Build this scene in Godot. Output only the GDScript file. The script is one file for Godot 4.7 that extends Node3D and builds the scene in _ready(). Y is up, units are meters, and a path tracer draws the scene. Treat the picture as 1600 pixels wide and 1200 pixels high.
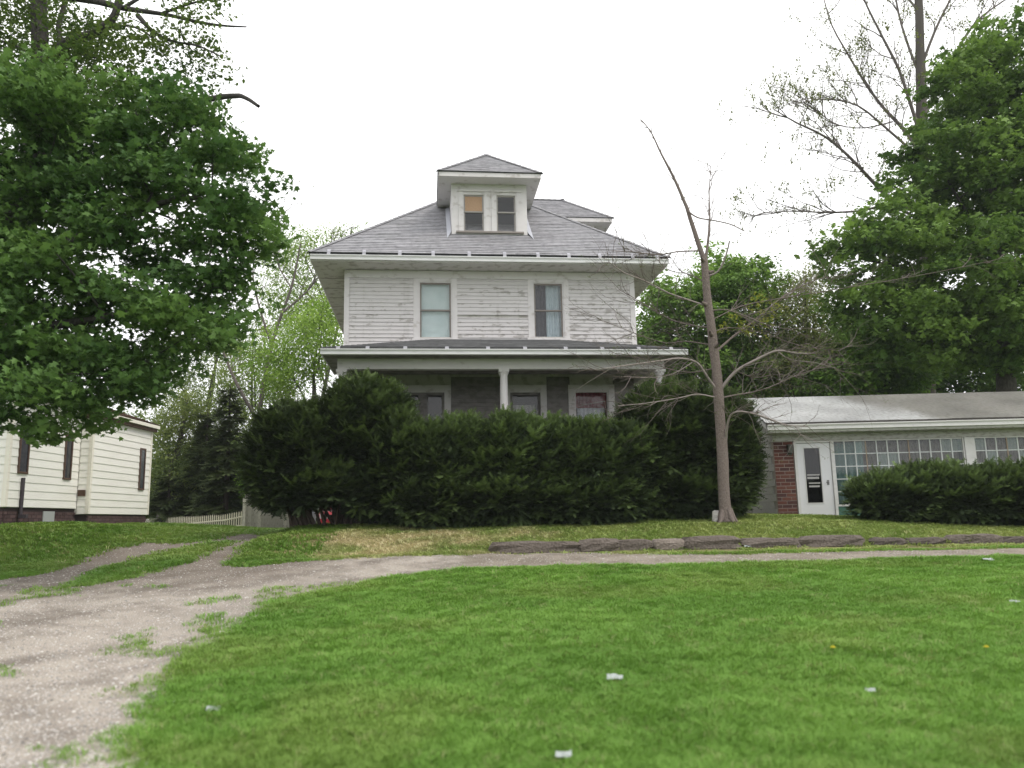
extends Node3D

const EYE := Vector3(0, 1.5, 0)
const FOCAL := 1246.0
var lens: Basis
var rng := RandomNumberGenerator.new()
var bumps := FastNoiseLite.new()
var patch := FastNoiseLite.new()
var used := {}

# ---------------------------------------------------------------- mesh builder
class MB:
	var v := PackedVector3Array()
	var n := PackedVector3Array()
	var c := PackedColorArray()
	func tri(a: Vector3, b: Vector3, d: Vector3, col: Color, out := Vector3.ZERO) -> void:
		var k := (a - d).cross(a - b).normalized()
		if out != Vector3.ZERO and k.dot(out) < 0.0:
			v.append(a); v.append(d); v.append(b)
			k = -k
		else:
			v.append(a); v.append(b); v.append(d)
		for i in 3:
			n.append(k); c.append(col)
	func quad(a: Vector3, b: Vector3, d: Vector3, e: Vector3, col: Color, out := Vector3.ZERO) -> void:
		tri(a, b, d, col, out)
		tri(a, d, e, col, out)
	func box(o: Vector3, s: Vector3, col := Color.WHITE, bs := Basis()) -> void:
		var h := s * 0.5
		for ax in 3:
			for sg in [-1.0, 1.0]:
				var nn := Vector3.ZERO
				nn[ax] = sg
				var a1 := (ax + 1) % 3
				var a2 := (ax + 2) % 3
				var p := []
				for k in [[-1, -1], [1, -1], [1, 1], [-1, 1]]:
					var q := Vector3.ZERO
					q[ax] = sg * h[ax]; q[a1] = k[0] * h[a1]; q[a2] = k[1] * h[a2]
					p.append(o + bs * q)
				quad(p[0], p[1], p[2], p[3], col, bs * nn)
	func span(a: Vector3, b: Vector3, col := Color.WHITE) -> void:
		box((a + b) * 0.5, (b - a).abs(), col)
	func vert(p: Vector3, k: Vector3, col: Color) -> void:
		v.append(p); n.append(k); c.append(col)
	func tube(pts: Array, rad: Array, sides: int, col: Color, seed_ := 0.0) -> void:
		var m := pts.size()
		var ref := Vector3(0.31, 0.2, 0.93)
		var rings := []
		var norms := []
		for i in m:
			var t: Vector3 = (pts[mini(i + 1, m - 1)] - pts[maxi(i - 1, 0)]).normalized()
			var x := (ref - t * ref.dot(t)).normalized()
			var y := t.cross(x)
			ref = x
			var ring := []
			var nr := []
			for s in sides:
				var a := TAU * s / sides
				var dir := x * cos(a) + y * sin(a)
				var wob := 1.0 + 0.07 * sin(a * 3.0 + i * 1.7 + seed_) if sides > 5 else 1.0
				ring.append(pts[i] + dir * rad[i] * wob)
				nr.append(dir)
			rings.append(ring)
			norms.append(nr)
		for i in m - 1:
			for s in sides:
				var s2 := (s + 1) % sides
				var q := [[i, s], [i + 1, s], [i + 1, s2], [i, s], [i + 1, s2], [i, s2]]
				var a: Vector3 = rings[i][s]; var b: Vector3 = rings[i + 1][s]; var d: Vector3 = rings[i + 1][s2]
				if (a - d).cross(a - b).dot(norms[i][s]) < 0.0:
					q = [[i, s], [i + 1, s2], [i + 1, s], [i, s], [i, s2], [i + 1, s2]]
				for k in q:
					vert(rings[k[0]][k[1]], norms[k[0]][k[1]], col)
	func mesh(m: Material) -> ArrayMesh:
		var arr := []
		arr.resize(Mesh.ARRAY_MAX)
		arr[Mesh.ARRAY_VERTEX] = v; arr[Mesh.ARRAY_NORMAL] = n; arr[Mesh.ARRAY_COLOR] = c
		var am := ArrayMesh.new()
		am.add_surface_from_arrays(Mesh.PRIMITIVE_TRIANGLES, arr)
		am.surface_set_material(0, m)
		return am

# ---------------------------------------------------------------- nodes
func numbered(called: String) -> String:
	if not used.has(called):
		used[called] = 0
		return called
	used[called] += 1
	return "%s_%03d" % [called, used[called]]

func tag(o: Node3D, label: String, category: String, group := "") -> Node3D:
	o.set_meta("label", label)
	o.set_meta("category", category)
	if group:
		o.set_meta("group", group)
	return o

func thing(called: String, label: String, category: String, where := Vector3.ZERO, yaw := 0.0, group := "") -> Node3D:
	var o := Node3D.new()
	o.name = numbered(called)
	add_child(o)
	o.position = where
	o.rotation.y = yaw
	return tag(o, label, category, group)

var part_count := {}
func part(called: String, mesh: Mesh, parent: Node3D, xf := Transform3D(), label := "") -> MeshInstance3D:
	var o := MeshInstance3D.new()
	var key := str(parent.get_instance_id()) + called
	part_count[key] = part_count.get(key, -1) + 1
	o.name = called if part_count[key] == 0 else "%s_%03d" % [called, part_count[key]]
	o.mesh = mesh
	o.transform = xf
	if label:
		o.set_meta("label", label)
	parent.add_child(o, true)
	return o

func struct(called: String, mesh: Mesh) -> MeshInstance3D:
	var o := part(called, mesh, self)
	o.set_meta("kind", "structure")
	return o

func copies(called: String, mesh: Mesh, rows: PackedFloat32Array, parent: Node3D) -> MultiMeshInstance3D:
	var mm := MultiMesh.new()
	mm.transform_format = MultiMesh.TRANSFORM_3D
	mm.use_colors = true
	mm.mesh = mesh
	mm.instance_count = rows.size() / 16
	mm.buffer = rows
	var o := MultiMeshInstance3D.new()
	o.name = called
	o.multimesh = mm
	o.set_meta("kind", "stuff")
	parent.add_child(o, true)
	return o

func row(rows: PackedFloat32Array, b: Basis, o: Vector3, col: Color) -> void:
	rows.append_array(PackedFloat32Array([b.x.x, b.y.x, b.z.x, o.x, b.x.y, b.y.y, b.z.y, o.y, b.x.z, b.y.z, b.z.z, o.z, col.r, col.g, col.b, 1.0]))

# ---------------------------------------------------------------- materials
func lin(r: float, g: float, b: float) -> Color:
	return Color(r, g, b).linear_to_srgb()

func noise_tex(freq: float, stops: Array, cols: Array, seed_ := 1, size := 512, oct := 4, kind := FastNoiseLite.TYPE_SIMPLEX_SMOOTH) -> NoiseTexture2D:
	var f := FastNoiseLite.new()
	f.seed = seed_; f.frequency = freq; f.fractal_octaves = oct; f.noise_type = kind
	var t := NoiseTexture2D.new()
	t.width = size; t.height = size; t.seamless = true; t.seamless_blend_skirt = 0.3
	t.noise = f
	var g := Gradient.new()
	g.offsets = PackedFloat32Array(stops)
	g.colors = PackedColorArray(cols)
	t.color_ramp = g
	return t

func relief_tex(freq: float, seed_ := 1, size := 512, oct := 4) -> NoiseTexture2D:
	return noise_tex(freq, [0.0, 1.0], [Color.BLACK, Color.WHITE], seed_, size, oct)

func plain(col: Color, rough := 0.8, spec := 0.4) -> StandardMaterial3D:
	var m := StandardMaterial3D.new()
	m.albedo_color = col
	m.roughness = rough
	m.metallic_specular = spec
	return m

func textured(t: Texture2D, metres: Vector3, rough := 0.85, tint := Color.WHITE) -> StandardMaterial3D:
	var m := plain(tint, rough)
	m.albedo_texture = t
	m.uv1_triplanar = true
	m.uv1_world_triplanar = true
	m.uv1_scale = Vector3(1.0 / metres.x, 1.0 / metres.y, 1.0 / metres.z)
	return m

func vcol(rough := 0.85, spec := 0.3) -> StandardMaterial3D:
	var m := plain(Color.WHITE, rough, spec)
	m.vertex_color_use_as_albedo = true
	return m

func leafy(back: float, rough := 0.6) -> StandardMaterial3D:
	var m := vcol(rough, 0.3)
	m.backlight_enabled = true
	m.backlight = lin(back, back, back * 0.8)
	return m

# ---------------------------------------------------------------- placing
func ray(px: float, py: float) -> Vector3:
	return lens * Vector3((px - 800.0) / FOCAL, (600.0 - py) / FOCAL, -1.0)

func at(px: float, py: float, depth: float) -> Vector3:
	var r := ray(px, py)
	return EYE + r * (depth / -r.z)

func on_ground(px: float, py: float) -> Vector3:
	var r := ray(px, py)
	var t := 3.0
	while t < 60.0:
		var p := EYE + r * t
		if p.y < height(p.x, p.z):
			break
		t += 0.04
	var q := EYE + r * t
	return Vector3(q.x, height(q.x, q.z), q.z)

func steps(d: float, xs: Array, ys: Array) -> float:
	if d <= xs[0]:
		return ys[0]
	for i in range(1, xs.size()):
		if d < xs[i]:
			return lerpf(ys[i - 1], ys[i], (d - xs[i - 1]) / (xs[i] - xs[i - 1]))
	return ys[-1]

const RX := [0.0, 5.0, 10.0, 14.0, 16.25, 16.75, 18.0, 19.5, 21.5, 24.0]
const RY := [-0.05, 0.0, 0.38, 0.70, 0.83, 1.02, 1.29, 1.44, 1.47, 1.5]
const MX := [0.0, 5.0, 10.0, 14.0, 16.0, 17.0, 18.0, 19.5, 21.5, 24.0]
const MY := [-0.05, 0.0, 0.38, 0.70, 0.86, 1.04, 1.26, 1.43, 1.46, 1.46]
const LX := [0.0, 5.0, 10.0, 14.0, 16.0, 18.0, 20.0, 24.0, 28.0, 40.0]
const LY := [-0.05, 0.0, 0.38, 0.71, 0.88, 1.07, 1.24, 1.32, 1.3, 1.0]

func height(x: float, z: float) -> float:
	var d := -z
	var h := lerpf(lerpf(steps(d, LX, LY), steps(d, MX, MY), smoothstep(-6.4, -4.9, x)), steps(d, RX, RY), smoothstep(-1.3, 0.0, x))
	h -= smoothstep(15.5, 19.0, d) * 0.055 * clampf(x - 7.0, 0.0, 8.0)
	if x < -6.5:
		h += smoothstep(-7.0, -11.3, x) * smoothstep(15.5, 18.8, d) * lerpf(0.45, 0.26, smoothstep(18.8, 22.0, d)) * (1.0 - smoothstep(26.0, 30.0, d))
	h += bumps.get_noise_2d(x * 3.0, z * 3.0) * 0.025 * smoothstep(60.0, 30.0, d)
	return h

# ---------------------------------------------------------------- the driveway's outline
var drive := PackedVector2Array()
var island := PackedVector2Array()

func outline(px: Array) -> PackedVector2Array:
	var out := PackedVector2Array()
	for k in px:
		var p := on_ground(k[0], k[1])
		out.append(Vector2(p.x, p.z))
	return out

func inside_by(poly: PackedVector2Array, p: Vector2) -> float:
	var best := 1e9
	for i in poly.size():
		var q := Geometry2D.get_closest_point_to_segment(p, poly[i], poly[(i + 1) % poly.size()])
		best = minf(best, q.distance_squared_to(p))
	best = sqrt(best)
	return best if Geometry2D.is_point_in_polygon(p, poly) else -best

func drive_by(x: float, z: float) -> float:
	if z < -27.0 or (x > 1.0 and (z > -12.0 or z < -17.0)):
		return -1.0
	var p := Vector2(x, z)
	var a := inside_by(drive, p)
	if a > -0.5:
		a = minf(a, -inside_by(island, p))
	return a + patch.get_noise_2d(x * 9.0, z * 9.0) * lerpf(0.22, 0.1, smoothstep(-11.0, -13.0, z)) + patch.get_noise_2d(x * 40.0, z * 40.0) * 0.07

# ---------------------------------------------------------------- plants
func fan(mb: MB, o: Vector3, b: Basis, pts: Array, s: float, col: Color, fold := 0.25) -> void:
	for i in pts.size() - 1:
		var p: Vector2 = pts[i]; var q: Vector2 = pts[i + 1]
		mb.tri(o, o + b * Vector3(p.x, -absf(p.x) * fold, p.y) * s, o + b * Vector3(q.x, -absf(q.x) * fold, q.y) * s, col, b.y)

func leaf_spray(n: int, reach: float, size: float, flat: float, pts: Array, m: Material, seed_: int, tones: float, droop := 0.0) -> ArrayMesh:
	rng.seed = seed_
	var mb := MB.new()
	for i in n:
		var a := rng.randf() * TAU
		var r := sqrt(rng.randf()) * reach
		var o := Vector3(cos(a) * r, rng.randf_range(-1, 1) * reach * flat - r * droop, sin(a) * r)
		var b := Basis(Vector3.UP, rng.randf() * TAU) * Basis(Vector3.RIGHT, rng.randf_range(-0.3, 1.0)) * Basis(Vector3.BACK, rng.randf_range(-0.6, 0.6))
		var t := 1.0 + rng.randf_range(-tones, tones)
		fan(mb, o, b, pts, size * rng.randf_range(0.55, 1.35), Color(t, t, t * rng.randf_range(0.85, 1.1)))
	return mb.mesh(m)

const MAPLE := [Vector2(0.02, -0.02), Vector2(0.5, 0.02), Vector2(0.28, 0.3), Vector2(0.55, 0.6), Vector2(0.2, 0.62), Vector2(0, 1.05), Vector2(-0.2, 0.62), Vector2(-0.55, 0.6), Vector2(-0.28, 0.3), Vector2(-0.5, 0.02), Vector2(-0.02, -0.02)]
const OVAL := [Vector2(0.02, 0), Vector2(0.3, 0.35), Vector2(0.2, 0.75), Vector2(0, 1.0), Vector2(-0.2, 0.75), Vector2(-0.3, 0.35), Vector2(-0.02, 0)]

func needle_spray(m: Material, seed_: int, length: float, needle: float) -> ArrayMesh:
	rng.seed = seed_
	var mb := MB.new()
	for k in 4:
		var o := Vector3.ZERO
		var dir := Basis(Vector3.UP, rng.randf_range(-0.9, 0.9)) * Basis(Vector3.RIGHT, rng.randf_range(-0.5, 0.4)) * Vector3(0, 0, 1)
		if k > 0:
			o = Vector3(0, 0, 1) * length * rng.randf_range(0.05, 0.4)
		var len_ := length * rng.randf_range(0.55, 1.0)
		var side := dir.cross(Vector3.UP).normalized()
		var up := side.cross(dir)
		var m_ := 8
		for i in m_:
			var p := o + dir * len_ * (i + 0.5) / m_
			for s in [-1.0, 1.0]:
				var tip: Vector3 = p + (side * s + dir * 0.7 + up * rng.randf_range(-0.3, 0.5)).normalized() * needle * rng.randf_range(0.7, 1.1) * (1.0 - 0.35 * i / m_)
				var w := dir * needle * 0.17
				var t := rng.randf_range(0.75, 1.15) * lerpf(0.8, 1.35, float(i) / m_)
				mb.tri(p - w, p + w, tip, Color(t, t, t * 0.9), up)
	return mb.mesh(m)

func smooth_line(pts: Array, per: int) -> Array:
	var out := []
	for i in pts.size() - 1:
		var a: Vector3 = pts[maxi(i - 1, 0)]; var b: Vector3 = pts[i]; var c: Vector3 = pts[i + 1]; var d: Vector3 = pts[mini(i + 2, pts.size() - 1)]
		for k in per:
			out.append(b.cubic_interpolate(c, a, d, float(k) / per))
	out.append(pts[-1])
	return out

func taper(n: int, a: float, b: float, pw := 1.0) -> Array:
	var out := []
	for i in n:
		out.append(lerpf(a, b, pow(float(i) / (n - 1), pw)))
	return out

# a bough that forks into twigs; the tips are collected
func bough(mb: MB, p: Vector3, dir: Vector3, length: float, r: float, level: int, tips: Array, col: Color, lift := 0.15, wander := 0.35, kids := 3) -> void:
	var pts := [p]
	var seg := 4
	var d := dir.normalized()
	for i in seg:
		d = (d + Vector3(rng.randf_range(-1, 1), rng.randf_range(-1, 1) + lift, rng.randf_range(-1, 1)) * wander).normalized()
		pts.append(pts[-1] + d * length / seg)
	mb.tube(pts, taper(seg + 1, r, r * 0.35), 5 if level > 1 else 3, col)
	if level <= 0:
		tips.append([pts[-1], d]); tips.append([pts[2], d])
		return
	for k in kids:
		var at_ := rng.randi_range(1, seg)
		var q: Vector3 = pts[at_]
		var nd := (d + Vector3(rng.randf_range(-1, 1), rng.randf_range(-0.7, 0.9), rng.randf_range(-1, 1)) * 0.9).normalized()
		bough(mb, q, nd, length * rng.randf_range(0.45, 0.75), r * lerpf(0.75, 0.35, at_ / 4.0), level - 1, tips, col, lift, wander, kids)
	if level == 1:
		tips.append([pts[-1], d])

# crown: blobs are [centre, radius vector]; returns clump centres joined to the limbs
func leafy_tree(o: Node3D, limbs: Array, blobs: Array, want: int, clump: float, per: int, spray: Mesh, col_a: Color, col_b: Color, bark: Material, bark_col: Color, shell := 0.55, scale_ := 1.0, flat := 0.6, sky_gap := 0.0, apart := 0.55) -> void:
	var org := o.position
	var trunk := MB.new()
	var branches := MB.new()
	var nodes := []
	for k in limbs.size():
		var L: Array = smooth_line(limbs[k][0], 4)
		for i in L.size():
			L[i] = L[i] - org
		var rr := taper(L.size(), limbs[k][1], limbs[k][2], 0.8)
		if k == 0:
			rr[0] *= 1.35
		(trunk if k == 0 else branches).tube(L, rr, 9 if k == 0 else 6, bark_col, k)
		for i in L.size():
			if i > 2 or k > 0:
				nodes.append([L[i], rr[i]])
	var total := 0.0
	for b in blobs:
		total += b[1].x * b[1].y * b[1].z
	var centres := []
	for b in blobs:
		var m := int(ceil(want * (b[1].x * b[1].y * b[1].z) / total))
		var tries := 0
		while m > 0 and tries < 400:
			tries += 1
			var v := Vector3(rng.randfn(), rng.randfn(), rng.randfn()).normalized() * lerpf(shell, 1.0, pow(rng.randf(), 0.7))
			var c: Vector3 = b[0] - org + v * b[1]
			var ok := true
			for e in centres:
				if e.distance_squared_to(c) < clump * clump * apart:
					ok = false
					break
			if ok:
				centres.append(c)
				m -= 1
	var root: Vector3 = nodes[0][0]
	centres.sort_custom(func(a, b): return a.distance_squared_to(root) < b.distance_squared_to(root))
	var rows := PackedFloat32Array()
	for c in centres:
		var best: Array = nodes[0]
		var bd := 1e9
		for nd in nodes:
			var dd: float = nd[0].distance_squared_to(c) + (4.0 if nd[0].y > c.y + 0.3 else 0.0)
			if dd < bd and nd[1] > 0.012:
				bd = dd
				best = nd
		var a: Vector3 = best[0]
		var mid: Vector3 = a.lerp(c, 0.5) + Vector3(rng.randf_range(-1, 1), rng.randf_range(-0.2, 1.0), rng.randf_range(-1, 1)) * sqrt(bd) * 0.12
		var L := smooth_line([a, mid, c], 3)
		var r0 := minf(best[1] * 0.6, 0.02 + 0.02 * sqrt(bd))
		branches.tube(L, taper(L.size(), r0, r0 * 0.35), 4, bark_col)
		for i in range(2, L.size()):
			nodes.append([L[i], lerpf(r0, r0 * 0.35, float(i) / (L.size() - 1))])
		var tone := rng.randf()
		var cr := clump * rng.randf_range(0.8, 1.25)
		for k in int(per * rng.randf_range(0.6, 1.3) * (1.0 - sky_gap * rng.randf())):
			var v := Vector3(rng.randfn(), rng.randfn(), rng.randfn()).normalized() * pow(rng.randf(), 0.45) * cr
			v.y *= flat
			var p: Vector3 = c + v
			var b := Basis(Vector3.UP, rng.randf() * TAU) * Basis(Vector3.RIGHT, rng.randf_range(-0.5, 0.5)) * Basis(Vector3.BACK, rng.randf_range(-0.4, 0.4))
			row(rows, b * (scale_ * rng.randf_range(0.75, 1.25)), p, col_a.lerp(col_b, clampf(tone + rng.randf_range(-0.4, 0.4), 0, 1)))
	part("trunk", trunk.mesh(bark), o)
	if branches.v.size():
		part("branches", branches.mesh(bark), o)
	copies("crown", spray, rows, o)

func bush(o: Node3D, blobs: Array, per_m2: float, spray: Mesh, col_a: Color, col_b: Color, bark: Material, scale_ := 1.0, wild := 0.12, hang_left_of := -99.0) -> void:
	var org := o.position
	var rows := PackedFloat32Array()
	var stems := MB.new()
	for b in blobs:
		var c: Vector3 = b[0] - org
		var r: Vector3 = b[1]
		var foot := Vector3(c.x * 0.5, 0.0, c.z * 0.4)
		for k in 5:
			var tip := c + Vector3(rng.randf_range(-0.6, 0.6) * r.x, rng.randf_range(-0.1, 0.75) * r.y, rng.randf_range(-0.6, 0.6) * r.z)
			stems.tube(smooth_line([foot + Vector3(rng.randf_range(-0.2, 0.2), -0.1, rng.randf_range(-0.15, 0.15)), foot.lerp(tip, 0.5) + Vector3(0, 0.15, 0), tip], 3), taper(7, 0.05, 0.012), 5, Color(0.09, 0.07, 0.055))
		var area := 4.0 * PI * pow((pow(r.x * r.y, 1.6) + pow(r.x * r.z, 1.6) + pow(r.y * r.z, 1.6)) / 3.0, 1.0 / 1.6)
		var ph := rng.randf() * 50.0
		for k in int(area * per_m2):
			var v := Vector3(rng.randfn(), rng.randfn(), rng.randfn()).normalized()
			var lump := patch.get_noise_3d((v.x + ph) * 55.0, v.y * 55.0, v.z * 55.0)
			var deep := 1.0 - pow(rng.randf(), 1.5) * 0.45
			var p := c + v * r * (deep * (1.0 + lump * wild * 2.0))
			var low := 0.04 + 0.56 * smoothstep(hang_left_of + 0.2, hang_left_of - 0.15, p.x + org.x) * (1.0 + lump * 0.8)
			if p.y < height(p.x + org.x, p.z + org.z) - org.y + low:
				continue
			var outw := (v / r).normalized()
			var dir := (outw + Vector3(rng.randf_range(-0.9, 0.9), rng.randf_range(-0.1, 0.9), rng.randf_range(-0.9, 0.9))).normalized()
			var x := dir.cross(Vector3.UP + Vector3(rng.randf_range(-0.4, 0.4), 0, rng.randf_range(-0.4, 0.4))).normalized()
			var t := clampf(rng.randf() * 0.55 + lump * 1.3 + 0.02 + v.y * 0.2, 0, 1)
			row(rows, Basis(x, dir.cross(x) * -1.0, dir) * (scale_ * rng.randf_range(0.6, 1.05)), p, (col_a * (1.0 if rng.randf() > 0.04 else 2.0)).lerp(col_b, t))
		# long new shoots stick out of the outline
		for k in int(area * 1.6):
			var v := Vector3(rng.randfn(), absf(rng.randfn()) * 0.9 + 0.2, rng.randfn()).normalized()
			var p := c + v * r * 1.02
			var dir := (v + Vector3(rng.randf_range(-0.5, 0.5), 0.5, rng.randf_range(-0.3, 0.3))).normalized()
			var x := dir.cross(Vector3.UP + Vector3(0.3, 0, 0)).normalized()
			row(rows, Basis(x, dir.cross(x) * -1.0, dir) * (scale_ * rng.randf_range(0.9, 1.4)), p, col_b * rng.randf_range(0.9, 1.3))
	part("stem", stems.mesh(bark), o)
	copies("foliage", spray, rows, o)

# ---------------------------------------------------------------- building pieces
func plank(size: Vector3, tilt: float, m: Material) -> ArrayMesh:
	# a clapboard: thicker at its lower edge
	var mb := MB.new()
	var h := size * 0.5
	var f := [Vector3(-h.x, -h.y, tilt), Vector3(h.x, -h.y, tilt), Vector3(h.x, h.y, 0.004), Vector3(-h.x, h.y, 0.004)]
	var k := [Vector3(-h.x, -h.y, -size.z), Vector3(h.x, -h.y, -size.z), Vector3(h.x, h.y, -size.z), Vector3(-h.x, h.y, -size.z)]
	mb.quad(f[0], f[1], f[2], f[3], Color.WHITE, Vector3.BACK)
	mb.quad(f[0], f[1], k[1], k[0], Color.WHITE, Vector3.DOWN)
	mb.quad(f[2], f[3], k[3], k[2], Color.WHITE, Vector3.UP)
	mb.quad(f[0], f[3], k[3], k[0], Color.WHITE, Vector3.LEFT)
	mb.quad(f[1], f[2], k[2], k[1], Color.WHITE, Vector3.RIGHT)
	return mb.mesh(m)

var unit_planks := {}
# rows of boards on the plane z = w between x0..x1, y0..y1
func boards(o: Node3D, called: String, x0: float, x1: float, y0: float, y1: float, w: float, pitch: float, mats: Array, base := Transform3D(), thick := 0.028) -> void:
	var y := y0
	while y < y1 - 0.02:
		var top := minf(y + pitch, y1)
		var m: Material = mats[rng.randi() % mats.size()]
		var key := [m, thick]
		if not unit_planks.has(key):
			unit_planks[key] = plank(Vector3(1, 1, 0.01), thick, m)
		var xf := Transform3D(Basis.from_scale(Vector3(x1 - x0, top - y, 1)), Vector3((x0 + x1) * 0.5, (y + top) * 0.5, w + rng.randf_range(-0.004, 0.004)) if thick > 0.025 else Vector3((x0 + x1) * 0.5, (y + top) * 0.5, w))
		part(called, unit_planks[key], o, base * xf)
		y += pitch

func slab(called: String, a: Vector3, b: Vector3, m: Material, o: Node3D, base := Transform3D(), label := "") -> MeshInstance3D:
	var mb := MB.new()
	mb.box(Vector3.ZERO, (b - a).abs())
	return part(called, mb.mesh(m), o, base * Transform3D(Basis(), (a + b) * 0.5), label)

func shingles(mb: MB, bl: Vector3, br: Vector3, tr: Vector3, tl: Vector3, expo: float, col: Color, vary := 0.09) -> void:
	var up := (tl + tr) * 0.5 - (bl + br) * 0.5
	var nrm := (br - bl).cross(up).normalized()
	if nrm.y < 0:
		nrm = -nrm
	var n := int(up.length() / expo)
	for i in n:
		var t0 := float(i) / n
		var t1 := minf(1.0, (i + 1.15) / n)
		var l0 := bl.lerp(tl, t0); var r0 := br.lerp(tr, t0)
		var l1 := bl.lerp(tl, t1); var r1 := br.lerp(tr, t1)
		var width := l0.distance_to(r0)
		var tabs := maxi(1, int(width / rng.randf_range(0.55, 0.75)))
		var course := 1.0 + rng.randf_range(-vary, vary) * 0.9
		for k in tabs:
			var a := float(k) / tabs; var b := float(k + 1) / tabs
			var lift := rng.randf_range(0.012, 0.02)
			var t := course + rng.randf_range(-vary, vary)
			if rng.randf() < 0.05:
				t *= 0.82
			var q := Color(col.r * t, col.g * t, col.b * t)
			var p0 := l0.lerp(r0, a) + nrm * lift; var p1 := l0.lerp(r0, b) + nrm * lift
			var p2 := l1.lerp(r1, b) + nrm * 0.002; var p3 := l1.lerp(r1, a) + nrm * 0.002
			mb.quad(p0, p1, p2, p3, q, nrm)
			mb.quad(p0, p1, p1 - nrm * (lift + 0.004), p0 - nrm * (lift + 0.004), q * 0.8, -up)

# a sash window set into the wall plane z = 0 of its parent; x0..x1, y0..y1 is the opening
func sash_window(o: Node3D, x0: float, x1: float, y0: float, y1: float, w: float, frame_m: Material, sash_m: Material, glass: Material, split := 0.5, deep := 0.1, pane_mats := []) -> MeshInstance3D:
	var mb := MB.new()
	var j := 0.035
	mb.span(Vector3(x0, y0, w - deep), Vector3(x0 + j, y1, w + 0.01))
	mb.span(Vector3(x1 - j, y0, w - deep), Vector3(x1, y1, w + 0.01))
	mb.span(Vector3(x0 + j, y1 - j, w - deep), Vector3(x1 - j, y1, w + 0.01))
	var win := part("window", mb.mesh(frame_m), o)
	var ym := lerpf(y0, y1, split)
	for k in 2:
		var a := y0 + 0.002 if k == 0 else ym - 0.02
		var b := ym + 0.02 if k == 0 else y1 - j
		var z := w - 0.06 if k == 0 else w - 0.03
		var s := MB.new()
		var t := 0.045
		s.span(Vector3(x0 + j, a, z - 0.03), Vector3(x0 + j + t, b, z))
		s.span(Vector3(x1 - j - t, a, z - 0.03), Vector3(x1 - j, b, z))
		s.span(Vector3(x0 + j + t, a, z - 0.03), Vector3(x1 - j - t, a + t, z))
		s.span(Vector3(x0 + j + t, b - t, z - 0.03), Vector3(x1 - j - t, b, z))
		part("sash", s.mesh(sash_m), win)
		var g := MB.new()
		g.quad(Vector3(x0 + j + t, a + t, z - 0.016), Vector3(x1 - j - t, a + t, z - 0.016), Vector3(x1 - j - t, b - t, z - 0.016), Vector3(x0 + j + t, b - t, z - 0.016), Color.WHITE, Vector3.BACK)
		part("pane", g.mesh(pane_mats[k] if pane_mats.size() > k else glass), win)
	return win

# dark room behind a window, open to the front
func room(o: Node3D, x0: float, x1: float, y0: float, y1: float, w: float, deep: float, m: Material) -> void:
	var mb := MB.new()
	var t := 0.05
	mb.span(Vector3(x0 - t, y0 - t, w - deep - t), Vector3(x1 + t, y1 + t, w - deep))
	mb.span(Vector3(x0 - t, y0 - t, w - deep), Vector3(x0, y1 + t, w))
	mb.span(Vector3(x1, y0 - t, w - deep), Vector3(x1 + t, y1 + t, w))
	mb.span(Vector3(x0, y0 - t, w - deep), Vector3(x1, y0, w))
	mb.span(Vector3(x0, y1, w - deep), Vector3(x1, y1 + t, w))
	part("room_recess", mb.mesh(m), o)

func curtain(called: String, o: Node3D, x0: float, x1: float, y0: float, y1: float, w: float, fold: float, amp: float, m: Material) -> void:
	var mb := MB.new()
	var n := maxi(2, int((x1 - x0) / (fold * 0.25)))
	for i in n:
		var a := lerpf(x0, x1, float(i) / n); var b := lerpf(x0, x1, float(i + 1) / n)
		var za := w + sin(a / fold * TAU) * amp + sin(a * 5.1) * amp * 0.4
		var zb := w + sin(b / fold * TAU) * amp + sin(b * 5.1) * amp * 0.4
		mb.quad(Vector3(a, y0, za), Vector3(b, y0, zb), Vector3(b, y1, zb), Vector3(a, y1, za), Color.WHITE, Vector3.BACK)
	part(called, mb.mesh(m), o)

# a wall plane z from w-t to w with rectangular openings cut out of it: holes are [x0,x1,y0,y1], sorted by x, not overlapping in x
func holed(mb: MB, x0: float, x1: float, y0: float, y1: float, w: float, t: float, holes: Array) -> void:
	var x := x0
	for h in holes:
		mb.span(Vector3(x, y0, w - t), Vector3(h[0], y1, w))
		mb.span(Vector3(h[0], y0, w - t), Vector3(h[1], h[2], w))
		mb.span(Vector3(h[0], h[3], w - t), Vector3(h[1], y1, w))
		x = h[1]
	mb.span(Vector3(x, y0, w - t), Vector3(x1, y1, w))


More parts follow.
